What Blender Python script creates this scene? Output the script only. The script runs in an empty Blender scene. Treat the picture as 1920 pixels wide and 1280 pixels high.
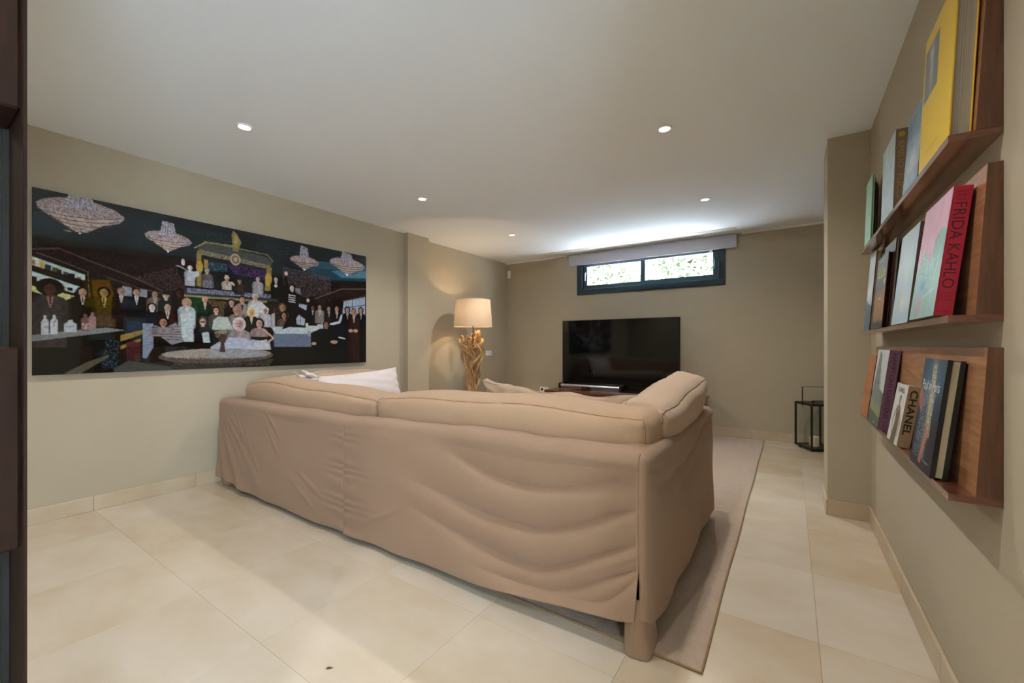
import bpy, math, random
import numpy as np
from mathutils import Vector, Matrix
random.seed(7)
RS = np.random.RandomState(11)
S = bpy.context.scene
COL = S.collection
PI = math.pi

# ------------------------------------------------------------------ camera
cam_d = bpy.data.cameras.new('camera')
cam = bpy.data.objects.new('camera', cam_d)
COL.objects.link(cam)
cam.location = (0, 0, 1.14)
cam.rotation_euler = (PI / 2, 0, math.radians(33.753))
cam_d.sensor_width = 36
cam_d.lens = 780.97 / 1920 * 36
cam_d.shift_y = (647.09 - 640) / 1920
cam_d.clip_start = 0.02
S.camera = cam

# ------------------------------------------------------------------ world, sun, exposure
S.view_settings.view_transform = 'Standard'
S.view_settings.look = 'None'
S.view_settings.exposure = 0.28
S.view_settings.gamma = 1.0
S.view_settings.use_curve_mapping = False
S.cycles.use_denoising = True
S.cycles.max_bounces = 10
S.cycles.diffuse_bounces = 7
S.cycles.glossy_bounces = 4
S.cycles.transparent_max_bounces = 12
S.cycles.sample_clamp_indirect = 40.0
S.cycles.caustics_reflective = False
S.cycles.caustics_refractive = False
W = bpy.data.worlds.new('sky')
S.world = W
W.use_nodes = True
bg = W.node_tree.nodes['Background']
bg.inputs[0].default_value = (0.74, 0.87, 1.0, 1)
bg.inputs[1].default_value = 46.0
sun_d = bpy.data.lights.new('sun', 'SUN')
sun_d.energy = 330
sun_d.angle = math.radians(1.5)
sun_d.color = (1, .98, .95)
sun = bpy.data.objects.new('sun', sun_d)
sun.rotation_euler = Vector((.42, -.10, -.9)).to_track_quat('-Z', 'Y').to_euler()   # high sun from the side, it only reaches the paving outside
COL.objects.link(sun)
por_d = bpy.data.lights.new('window_portal', 'AREA')
por_d.shape = 'RECTANGLE'; por_d.size = 2.0; por_d.size_y = .58
por_d.cycles.is_portal = True
por = bpy.data.objects.new('window_portal', por_d)
por.location = (-1.705, 6.0, 2.19); por.rotation_euler = (-PI / 2, 0, 0)
COL.objects.link(por)
po2_d = bpy.data.lights.new('added_door_portal', 'AREA')  # portal at the door that is added as a daylight source
po2_d.shape = 'RECTANGLE'; po2_d.size = .5; po2_d.size_y = 2.1; po2_d.cycles.is_portal = True
po2 = bpy.data.objects.new('added_door_portal', po2_d)
po2.location = (.632, -.25, 1.05); po2.rotation_euler = (PI / 2, 0, PI / 2)
COL.objects.link(po2)
DOWN_E = 5.6          # watts of each recessed spot
DOWN_C = (1.0, .94, .86)
LAMP_E = 2.2

# ------------------------------------------------------------------ helpers
def hexl(h):
    c = [int(h[i:i + 2], 16) / 255 for i in (0, 2, 4)]
    return tuple(x / 12.92 if x <= .04045 else ((x + .055) / 1.055) ** 2.4 for x in c)

def mat(name, col, rough=.6, metal=0, spec=.5, var=0, vscale=3, vcol=None, bump=0, bscale=40, stretch=(1, 1, 1),
        rnd=0, coat=0, sheen=0, attr=None, emit=None, estr=0, detail=4, bstretch=None):
    m = bpy.data.materials.new(name); m.use_nodes = True
    nt = m.node_tree; N = nt.nodes; L = nt.links
    b = N['Principled BSDF']
    c = hexl(col) if isinstance(col, str) else col
    b.inputs['Base Color'].default_value = (*c, 1)
    b.inputs['Roughness'].default_value = rough
    b.inputs['Metallic'].default_value = metal
    b.inputs['Specular IOR Level'].default_value = spec
    b.inputs['Coat Weight'].default_value = coat
    b.inputs['Coat Roughness'].default_value = .08
    b.inputs['Sheen Weight'].default_value = sheen
    tc = N.new('ShaderNodeTexCoord')
    mp = N.new('ShaderNodeMapping'); mp.inputs['Scale'].default_value = stretch
    L.new(tc.outputs['Object'], mp.inputs[0])
    out = None
    if attr:
        a = N.new('ShaderNodeAttribute'); a.attribute_name = attr
        out = a.outputs['Color']
    if var or vcol:
        n = N.new('ShaderNodeTexNoise'); n.inputs['Scale'].default_value = vscale; n.inputs['Detail'].default_value = detail
        n.inputs['Roughness'].default_value = .6
        L.new(mp.outputs[0], n.inputs['Vector'])
        r = N.new('ShaderNodeValToRGB')
        c2 = hexl(vcol) if vcol else tuple(x * (1 - var) for x in c)
        r.color_ramp.elements[0].position = .32; r.color_ramp.elements[1].position = .68
        r.color_ramp.elements[0].color = (*c2, 1); r.color_ramp.elements[1].color = (*c, 1)
        L.new(n.outputs['Fac'], r.inputs[0]); out = r.outputs[0]
        if rnd:
            oi = N.new('ShaderNodeObjectInfo')
            mv = N.new('ShaderNodeVectorMath'); mv.operation = 'ADD'
            sc = N.new('ShaderNodeVectorMath'); sc.operation = 'SCALE'; sc.inputs['Scale'].default_value = 37
            L.new(oi.outputs['Random'], sc.inputs[0]); L.new(mp.outputs[0], mv.inputs[0]); L.new(sc.outputs[0], mv.inputs[1])
            L.new(mv.outputs[0], n.inputs['Vector'])
            hs = N.new('ShaderNodeHueSaturation')
            mr = N.new('ShaderNodeMapRange'); mr.inputs['To Min'].default_value = 1 - rnd; mr.inputs['To Max'].default_value = 1 + rnd
            L.new(oi.outputs['Random'], mr.inputs[0]); L.new(mr.outputs[0], hs.inputs['Value'])
            mr2 = N.new('ShaderNodeMapRange'); mr2.inputs['To Min'].default_value = 1 + rnd * 4; mr2.inputs['To Max'].default_value = 1 - rnd * 4
            L.new(oi.outputs['Random'], mr2.inputs[0]); L.new(mr2.outputs[0], hs.inputs['Saturation'])
            L.new(out, hs.inputs['Color']); out = hs.outputs[0]
    if out: L.new(out, b.inputs['Base Color'])
    if bump:
        n2 = N.new('ShaderNodeTexNoise'); n2.inputs['Scale'].default_value = bscale; n2.inputs['Detail'].default_value = 3
        mp2 = N.new('ShaderNodeMapping'); mp2.inputs['Scale'].default_value = bstretch or stretch
        L.new(tc.outputs['Object'], mp2.inputs[0]); L.new(mp2.outputs[0], n2.inputs['Vector'])
        bp = N.new('ShaderNodeBump'); bp.inputs['Strength'].default_value = bump; bp.inputs['Distance'].default_value = .01
        L.new(n2.outputs['Fac'], bp.inputs['Height']); L.new(bp.outputs[0], b.inputs['Normal'])
    if emit:
        b.inputs['Emission Color'].default_value = (*emit, 1); b.inputs['Emission Strength'].default_value = estr
    return m

def mk(name, verts, faces, material=None, parent=None, smooth=False):
    me = bpy.data.meshes.new(name)
    me.from_pydata([tuple(map(float, v)) for v in verts], [], faces)
    me.update()
    if smooth: me.polygons.foreach_set('use_smooth', [True] * len(me.polygons))
    if material: me.materials.append(material)
    o = bpy.data.objects.new(name, me); COL.objects.link(o)
    if parent: o.parent = parent
    return o

class MB:
    def __init__(s): s.v = []; s.f = []
    def box(s, x0, x1, y0, y1, z0, z1, bev=0):
        if bev:
            b = bev; n = len(s.v)
            # chamfered box: 24 verts
            vs = []; idx = {}
            for i, (x, sx) in enumerate(((x0, 1), (x1, -1))):
                for j, (y, sy) in enumerate(((y0, 1), (y1, -1))):
                    for k, (z, sz) in enumerate(((z0, 1), (z1, -1))):
                        idx[i, j, k, 0] = n + len(vs); vs.append((x, y + sy * b, z + sz * b))
                        idx[i, j, k, 1] = n + len(vs); vs.append((x + sx * b, y, z + sz * b))
                        idx[i, j, k, 2] = n + len(vs); vs.append((x + sx * b, y + sy * b, z))
            s.v += vs
            F = s.f; I = idx
            for i in (0, 1):
                q = [I[i, 0, 0, 0], I[i, 1, 0, 0], I[i, 1, 1, 0], I[i, 0, 1, 0]]; F.append(q[::-1] if i == 0 else q)
                q = [I[0, i, 0, 1], I[1, i, 0, 1], I[1, i, 1, 1], I[0, i, 1, 1]]; F.append(q if i == 0 else q[::-1])
                q = [I[0, 0, i, 2], I[1, 0, i, 2], I[1, 1, i, 2], I[0, 1, i, 2]]; F.append(q[::-1] if i == 0 else q)
            for a in (0, 1):
                for c in (0, 1):
                    F.append([I[a, c, 0, 0], I[a, c, 1, 0], I[a, c, 1, 1], I[a, c, 0, 1]])
                    F.append([I[a, 0, c, 0], I[a, 1, c, 0], I[a, 1, c, 2], I[a, 0, c, 2]])
                    F.append([I[0, a, c, 1], I[1, a, c, 1], I[1, a, c, 2], I[0, a, c, 2]])
            for a in (0, 1):
                for c in (0, 1):
                    for d in (0, 1): F.append([I[a, c, d, 0], I[a, c, d, 1], I[a, c, d, 2]])
            return s
        n = len(s.v)
        s.v += [(x0, y0, z0), (x1, y0, z0), (x1, y1, z0), (x0, y1, z0), (x0, y0, z1), (x1, y0, z1), (x1, y1, z1), (x0, y1, z1)]
        s.f += [[n, n + 3, n + 2, n + 1], [n + 4, n + 5, n + 6, n + 7], [n, n + 1, n + 5, n + 4], [n + 1, n + 2, n + 6, n + 5], [n + 2, n + 3, n + 7, n + 6], [n + 3, n, n + 4, n + 7]]
        return s
    def prism(s, pts, y0, y1):                       # pts in (x,z), extruded along y
        n = len(s.v); m = len(pts)
        s.v += [(x, y0, z) for x, z in pts] + [(x, y1, z) for x, z in pts]
        s.f += [list(range(n, n + m)), list(range(n + 2 * m - 1, n + m - 1, -1))]
        s.f += [[n + i, n + m + i, n + m + (i + 1) % m, n + (i + 1) % m] for i in range(m)]
        return s
    def lathe(s, prof, c=(0, 0, 0), n=32, cap=True):
        b = len(s.v); m = len(prof)
        for i in range(n):
            a = 2 * PI * i / n
            s.v += [(c[0] + r * math.cos(a), c[1] + r * math.sin(a), c[2] + z) for r, z in prof]
        for i in range(n):
            j = (i + 1) % n
            for k in range(m - 1): s.f.append([b + i * m + k, b + j * m + k, b + j * m + k + 1, b + i * m + k + 1])
        if cap:
            s.f.append([b + i * m for i in range(n)][::-1]); s.f.append([b + i * m + m - 1 for i in range(n)])
        return s
    def tube(s, pts, rad, n=8, closed=False):
        P = [Vector(p) for p in pts]; m = len(P)
        R = rad if hasattr(rad, '__len__') else [rad] * m
        b = len(s.v); up = None
        for i in range(m):
            t = (P[(i + 1) % m] - P[i - 1]) if closed else (P[min(i + 1, m - 1)] - P[max(i - 1, 0)])
            t.normalize()
            if up is None: up = Vector((0, 0, 1)) if abs(t.z) < .9 else Vector((1, 0, 0))
            a = t.cross(up).normalized(); up = a.cross(t).normalized()
            for k in range(n):
                an = 2 * PI * k / n
                s.v.append(tuple(P[i] + (a * math.cos(an) + up * math.sin(an)) * R[i]))
        for i in range(m if closed else m - 1):
            j = (i + 1) % m
            for k in range(n): s.f.append([b + i * n + k, b + i * n + (k + 1) % n, b + j * n + (k + 1) % n, b + j * n + k])
        if not closed:
            s.f.append([b + k for k in range(n)][::-1]); s.f.append([b + (m - 1) * n + k for k in range(n)])
        return s
    def build(s, name, material=None, parent=None, smooth=False, off=(0, 0, 0)):
        v = [(x - off[0], y - off[1], z - off[2]) for x, y, z in s.v] if any(off) else s.v
        return mk(name, v, s.f, material, parent, smooth)

def thing(name, label, cat, loc=(0, 0, 0), rz=0, group=None):
    o = bpy.data.objects.new(name, None); COL.objects.link(o)
    o.empty_display_size = .1
    o.location = loc; o.rotation_euler = (0, 0, rz)
    return tag(o, label, cat, group)
def tag(o, label, cat, group=None):
    o['label'] = label; o['category'] = cat
    if group: o['group'] = group
    return o
def struct(o): o['kind'] = 'structure'; return o
def local(mb, o):                                   # world coordinates -> the thing's own
    l = o.location; mb.v = [(x - l.x, y - l.y, z - l.z) for x, y, z in mb.v]; return mb
def autosm(o, ang=40):
    for p in o.data.polygons: p.use_smooth = True
    o.data.set_sharp_from_angle(angle=math.radians(ang))
    return o
def copy_tree(o, loc=None, parent=None):
    c = o.copy(); COL.objects.link(c)
    if parent: c.parent = parent
    if loc: c.location = loc
    for ch in list(o.children): copy_tree(ch, None, c)
    return c
def grid(name, P, material, parent=None, smooth=True, close_u=False):
    nu, nv = P.shape[:2]
    v = P.reshape(-1, 3)
    f = [[i * nv + j, (i + 1) % nu * nv + j, (i + 1) % nu * nv + j + 1, i * nv + j + 1] for i in range(nu if close_u else nu - 1) for j in range(nv - 1)]
    return mk(name, v, f, material, parent, smooth)
def interp(x, pts):
    return np.interp(x, [p[0] for p in pts], [p[1] for p in pts])
def text(body, target_len, height, origin, right, up, material, parent, name='lettering', depth=.0004, extra=0):
    cu = bpy.data.curves.new(name, 'FONT'); cu.body = body; cu.align_x = 'CENTER'; cu.align_y = 'CENTER'
    cu.resolution_u = 3; cu.offset = extra; cu.extrude = 0
    t = bpy.data.objects.new(name, cu); COL.objects.link(t)
    dg = bpy.context.evaluated_depsgraph_get()
    me = bpy.data.meshes.new_from_object(t.evaluated_get(dg))
    bpy.data.objects.remove(t)
    n = len(me.vertices); co = np.zeros(n * 3); me.vertices.foreach_get('co', co); co = co.reshape(-1, 3)
    lo, hi = co.min(0), co.max(0)
    R, U = Vector(right), Vector(up); Nn = R.cross(U)
    a = (co[:, 0] - (lo[0] + hi[0]) / 2) / (hi[0] - lo[0]) * target_len
    b = (co[:, 1] - (lo[1] + hi[1]) / 2) / max(1e-6, hi[1] - lo[1]) * height
    P = np.array(origin) + a[:, None] * np.array(R) + b[:, None] * np.array(U) + depth * np.array(Nn)
    me.vertices.foreach_set('co', P.ravel()); me.update()
    me.materials.clear(); me.materials.append(material)
    o = bpy.data.objects.new(name, me); COL.objects.link(o); o.parent = parent
    return o

# ------------------------------------------------------------------ flat prints (rasterised into vertex colours)
class Cv:
    def __init__(s, w, h, res, base):
        s.res = res; s.W = int(round(w / res)); s.H = int(round(h / res)); s.w = w; s.h = h
        s.a = np.zeros((s.H, s.W, 3)); s.a[:] = hexl(base)
        s.Y, s.X = np.mgrid[0:s.H, 0:s.W]; s.X = (s.X + .5) * w / s.W; s.Y = (s.Y + .5) * h / s.H
    def inpoly(s, p):
        x = p[0::2]; y = p[1::2]; n = len(x)
        m = np.zeros(s.X.shape, bool)
        for i in range(n):
            j = i - 1
            if y[i] == y[j]: continue
            c = ((y[i] > s.Y) != (y[j] > s.Y)) & (s.X < (x[j] - x[i]) * (s.Y - y[i]) / (y[j] - y[i]) + x[i])
            m ^= c
        return m
    def P(s, col, p): s.a[s.inpoly(p)] = hexl(col)
    def E(s, col, p): s.a[((s.X - p[0]) / p[2]) ** 2 + ((s.Y - p[1]) / p[3]) ** 2 < 1] = hexl(col)
    def L(s, col, p):
        w = p[0] / 2
        for i in range(1, len(p) - 3, 2):
            ax, ay, bx, by = p[i:i + 4]; dx, dy = bx - ax, by - ay
            t = np.clip(((s.X - ax) * dx + (s.Y - ay) * dy) / max(1e-6, dx * dx + dy * dy), 0, 1)
            s.a[(s.X - ax - t * dx) ** 2 + (s.Y - ay - t * dy) ** 2 < w * w] = hexl(col)
    def N(s, col, p):
        m = s.inpoly(p[1:]); r = RS.rand(*m.shape)
        m &= r < p[0] / 100
        s.a[m] = np.array(hexl(col)) * (0.35 + 1.3 * RS.rand(m.sum(), 1))
    def soft(s, col, x, y, rx, ry, k=1):
        d = np.exp(-(((s.X - x) / rx) ** 2 + ((s.Y - y) / ry) ** 2))[..., None] * k
        s.a = s.a * (1 - d) + np.array(hexl(col)) * d
    def mottle(s, amt, n):
        g = RS.rand(n + 2, n + 2); yy = np.linspace(0, n, s.H); xx = np.linspace(0, n, s.W)
        yi = yy.astype(int); xi = xx.astype(int); fy = (yy - yi)[:, None]; fx = (xx - xi)[None]
        v = g[yi][:, xi] * (1 - fy) * (1 - fx) + g[yi + 1][:, xi] * fy * (1 - fx) + g[yi][:, xi + 1] * (1 - fy) * fx + g[yi + 1][:, xi + 1] * fy * fx
        s.a *= (1 + amt * (v - .5) * 2)[..., None]
    def person(s, c, p):
        skin, hair, cloth, shirt = c; x, y, h, st, L = p
        hw = h * .39; sh = h * 1.05; yb = y - h * L
        s.P(cloth, [x - h * .22, y - h * .45, x + h * .22, y - h * .45, x + sh * .8, y - h * .75, x + sh, y - h * 1.1, x + sh * .95, yb, x - sh * .95, yb, x - sh, y - h * 1.1, x - sh * .8, y - h * .75])
        tm = s.inpoly([x - sh * 1.02, y - h * .5, x + sh * 1.02, y - h * .5, x + sh * 1.02, yb, x - sh * 1.02, yb])
        fx = (s.X - x) / sh; fy = (y - s.Y) / h
        s.a[tm] *= (.62 + .3 * np.cos(fx * 1.6 - .4) + .16 * np.sin(fx * 9 + fy * 3 + x) * np.sin(fy * 4 + x * .3))[tm][:, None]
        if shirt:
            s.P(shirt, [x - h * .25, y - h * .5, x + h * .25, y - h * .5, x + h * .02, y - h * 1.75])
            s.P(hair, [x - h * .05, y - h * .62, x + h * .05, y - h * .62, x + h * .07, y - h * 1.3, x - h * .05, y - h * 1.3])
        if st == 1: s.E(hair, [x, y - h * .02, hw * 1.5, h * .66])
        if st == 2: s.E(hair, [x, y + h * .12, hw * 2.1, h * .75])
        s.P(skin, [x - h * .16, y - h * .3, x + h * .16, y - h * .3, x + h * .2, y - h * .68, x - h * .2, y - h * .68])
        s.E(hair, [x, y + h * .12, hw * 1.12, h * .5])
        if st == 4: s.E(hair, [x, y + h * .42, hw * .9, h * .3])
        s.E(skin, [x, y - h * .06, hw * .9, h * .46])
        dk = np.array(hexl(skin))
        m = (((s.X - x - hw * .45) / (hw * .6)) ** 2 + ((s.Y - y + h * .05) / (h * .4)) ** 2 < 1); s.a[m] *= .72
        if st == 4: s.P('15151a', [x - hw * .8, y + h * .06, x + hw * .8, y + h * .06, x + hw * .7, y - h * .1, x - hw * .7, y - h * .1])
        elif h > 45:
            for q in (-.38, .38): s.E('241a18', [x + q * hw, y + h * .02, hw * .17, h * .045])
            s.E('5a2c2a', [x, y - h * .27, hw * .32, h * .04])
        if st == 3:
            s.P(cloth, [x - hw * 1.6, y + h * .22, x + hw * 1.6, y + h * .22, x + hw * 1.5, y + h * .34, x + hw, y + h * .36, x + hw * .9, y + h * .8, x - hw * .9, y + h * .8, x - hw, y + h * .36, x - hw * 1.5, y + h * .34])
    def run(s, prims):
        for k, c, p in prims: (s.person if k == 'H' else getattr(s, k))(c, p)
    def mesh(s, name, material, parent, origin, right, up, gain=1.0):
        R = np.array(right, float) * s.w / 1000; U = np.array(up, float) * s.h / 1000
        uu = np.linspace(0, 1, s.W); vv = np.linspace(0, 1, s.H)
        P = np.array(origin) + uu[None, :, None] * R + vv[:, None, None] * U
        i = np.arange(s.H - 1)[:, None] * s.W + np.arange(s.W - 1)[None]
        q = np.stack([i, i + 1, i + s.W + 1, i + s.W], -1).reshape(-1, 4)
        me = bpy.data.meshes.new(name)
        me.vertices.add(s.W * s.H); me.vertices.foreach_set('co', P.ravel())
        me.loops.add(q.size); me.loops.foreach_set('vertex_index', q.ravel())
        me.polygons.add(len(q)); me.polygons.foreach_set('loop_start', np.arange(0, q.size, 4)); me.polygons.foreach_set('loop_total', np.full(len(q), 4))
        me.update(calc_edges=True)
        ca = me.color_attributes.new('print', 'FLOAT_COLOR', 'POINT')
        c = np.ones((s.H, s.W, 4)); c[..., :3] = np.clip(s.a * gain, 0, .95)
        ca.data.foreach_set('color', c.ravel())
        me.materials.append(material)
        o = bpy.data.objects.new(name, me); COL.objects.link(o); o.parent = parent
        return o

# ------------------------------------------------------------------ materials
M = {}
M['wall'] = mat('wall_paint', 'b1a793', .75, spec=.3, var=.03, vscale=1.5, bump=.05, bscale=160)
M['ceiling'] = mat('ceiling_plaster', 'e4ebf2', .9, spec=.2, bump=.10, bscale=2.2, bstretch=(1, .45, 1))
M['tile'] = mat('limestone_tile', 'cabfaf', .2, spec=.45, vscale=2.2, vcol='bfb09a', rnd=.045, bump=.02, bscale=8, stretch=(1, 1.6, 1))
M['skirt'] = mat('limestone_skirting', 'c4b6a0', .35, vscale=5, vcol='b5a48a', rnd=.03)
M['grout'] = mat('grout', 'b9ab95', .9)
M['linen'] = mat('linen_slipcover', '987d68', .95, spec=.12, var=.10, vscale=260, bump=.25, bscale=420, sheen=.15, stretch=(1, 1, 1.6))
M['linen_light'] = mat('linen_cushion', 'b7a08b', .95, spec=.12, var=.08, vscale=260, bump=.22, bscale=420, sheen=.15)
M['linen_mid'] = mat('linen_back_cushion', 'ad9177', .95, spec=.12, var=.09, vscale=260, bump=.22, bscale=420, sheen=.15)  # lighter than the slipcover: the light from above is put into the colour
M['seam'] = mat('seam_thread', '8a6d54', .95, spec=.1)
M['lilac'] = mat('pale_pillow_cotton', 'd8d0d2', .9, spec=.15, var=.04, vscale=200, bump=.15, bscale=300, sheen=.2)
M['under'] = mat('sofa_lining', '2a211b', .95)
M['rug'] = mat('rug_wool', 'b8a594', .98, spec=.05, var=.12, vscale=22, bump=.6, bscale=160, sheen=.3)
M['rug_edge'] = mat('rug_binding', '8f7554', .95)
M['walnut'] = mat('walnut', '7d4c36', .28, spec=.5, vscale=9, vcol='4f2e20', stretch=(3, .5, 9), detail=8, bump=.03, bscale=60, coat=1)
M['walnut_v'] = mat('walnut_upright', '6f4a33', .4, spec=.5, vscale=9, vcol='4a2d1e', stretch=(6, 9, .6), detail=8, bump=.03, bscale=60)
M['walnut_lit'] = mat('walnut_lit_face', 'b3855f', .3, spec=.6, vscale=9, vcol='85593c', stretch=(4, .7, 9), detail=8, bump=.03, bscale=60)  # lit copy of the walnut: light on the back panels is in its colour
M['walnut_dk'] = mat('walnut_dark', '22120a', .75, spec=.08, vscale=7, vcol='150a05', stretch=(6, 6, .7), detail=6)
M['mahogany'] = mat('mahogany_veneer', '6e3a2a', .25, spec=.5, vscale=6, vcol='4e2619', stretch=(.6, 6, 6), detail=6, coat=.3)
M['tv'] = mat('tv_screen', '04070a', .06, spec=.5)
M['tvb'] = mat('tv_bezel', '0c0e10', .35)
M['blk'] = mat('black_plastic', '101113', .4)
M['blkmetal'] = mat('black_metal', '1c1e1f', .45, metal=.2)
M['alu'] = mat('brushed_aluminium', 'a9a7b0', .3, metal=.85)
M['white'] = mat('white_plastic', 'e4e5e6', .4)
M['whitep'] = mat('white_paint', 'e6e7e8', .5)
M['anth'] = mat('anthracite_aluminium', '1f3440', .42, spec=.4)
M['anth2'] = mat('anthracite_aluminium_sash', '27404c', .4, spec=.4)
M['blind'] = mat('blind_fabric', 'b9bac6', .85, spec=.1, var=.03, vscale=300)
M['gasket'] = mat('rubber_gasket', '0a0f13', .6)
M['drift'] = mat('driftwood', 'd0b083', .8, spec=.2, vscale=7, vcol='9c7a54', stretch=(6, 6, 1.2), detail=8, bump=.5, bscale=60, bstretch=(5, 5, .8))
M['candle'] = mat('candle_wax', 'd9c3ae', .5)
M['paper'] = mat('page_edges', 'c9bda2', .9, var=.3, vscale=5, stretch=(260, 1, .4))
M['paper2'] = mat('page_edges_grey', 'b9b0a0', .9, var=.5, vscale=4, stretch=(260, 1, .4))
M['print'] = mat('printed_cover', 'ffffff', .3, spec=.5, attr='print')
M['artprint'] = mat('acrylic_face_print', 'ffffff', .04, spec=.55, attr='print')
M['leaf'] = mat('ivy_leaf', '6d735f', 1, spec=0, vscale=14, vcol='2c3a22')
M['unit_post'] = mat('dark_steel', '1c1a18', .8, spec=.1)
M['wire'] = mat('galvanised_wire', '7d868a', .4, metal=.6)
M['paving'] = mat('outdoor_paving', 'c4c9d0', .9, var=.1, vscale=4)
M['lens'] = mat('downlight_lens', 'ffffff', .4, emit=(1, .96, .90), estr=6)
M['bulb'] = mat('bulb_glass', 'ffffff', .3, emit=(1, .78, .5), estr=9)

def glass(name, tint=(1, 1, 1), refl=.08):
    m = bpy.data.materials.new(name); m.use_nodes = True; nt = m.node_tree; nt.nodes.clear()
    o = nt.nodes.new('ShaderNodeOutputMaterial'); mx = nt.nodes.new('ShaderNodeMixShader')
    t = nt.nodes.new('ShaderNodeBsdfTransparent'); t.inputs[0].default_value = (*tint, 1)
    g = nt.nodes.new('ShaderNodeBsdfGlossy'); g.inputs['Roughness'].default_value = .01
    lw = nt.nodes.new('ShaderNodeLayerWeight'); lw.inputs[0].default_value = .5
    pw = nt.nodes.new('ShaderNodeMath'); pw.operation = 'POWER'; pw.inputs[1].default_value = 5
    ma = nt.nodes.new('ShaderNodeMath'); ma.operation = 'MULTIPLY_ADD'; ma.inputs[1].default_value = .6; ma.inputs[2].default_value = .03
    nt.links.new(lw.outputs['Facing'], pw.inputs[0]); nt.links.new(pw.outputs[0], ma.inputs[0]); nt.links.new(ma.outputs[0], mx.inputs[0]); nt.links.new(t.outputs[0], mx.inputs[1]); nt.links.new(g.outputs[0], mx.inputs[2])
    nt.links.new(mx.outputs[0], o.inputs[0]); return m
M['glass'] = glass('clear_glass', (.97, .99, .98))
def shade_mat():
    m = bpy.data.materials.new('linen_lampshade'); m.use_nodes = True; nt = m.node_tree; N = nt.nodes
    b = N['Principled BSDF']; o = N['Material Output']
    tc = N.new('ShaderNodeTexCoord'); n = N.new('ShaderNodeTexNoise'); n.inputs['Scale'].default_value = 160
    mp = N.new('ShaderNodeMapping'); mp.inputs['Scale'].default_value = (1, 1, 1.8)
    nt.links.new(tc.outputs['Object'], mp.inputs[0]); nt.links.new(mp.outputs[0], n.inputs['Vector'])
    r = N.new('ShaderNodeValToRGB'); r.color_ramp.elements[0].color = (*hexl('b7a48e'), 1); r.color_ramp.elements[1].color = (*hexl('d6c6b2'), 1)
    r.color_ramp.elements[0].position = .3; r.color_ramp.elements[1].position = .7
    nt.links.new(n.outputs['Fac'], r.inputs[0]); nt.links.new(r.outputs[0], b.inputs['Base Color'])
    b.inputs['Roughness'].default_value = .9
    t = N.new('ShaderNodeBsdfTranslucent'); nt.links.new(r.outputs[0], t.inputs[0])
    mx = N.new('ShaderNodeMixShader'); mx.inputs[0].default_value = .10
    nt.links.new(b.outputs[0], mx.inputs[1]); nt.links.new(t.outputs[0], mx.inputs[2]); nt.links.new(mx.outputs[0], o.inputs[0])
    return m
M['shade'] = shade_mat()
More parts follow.
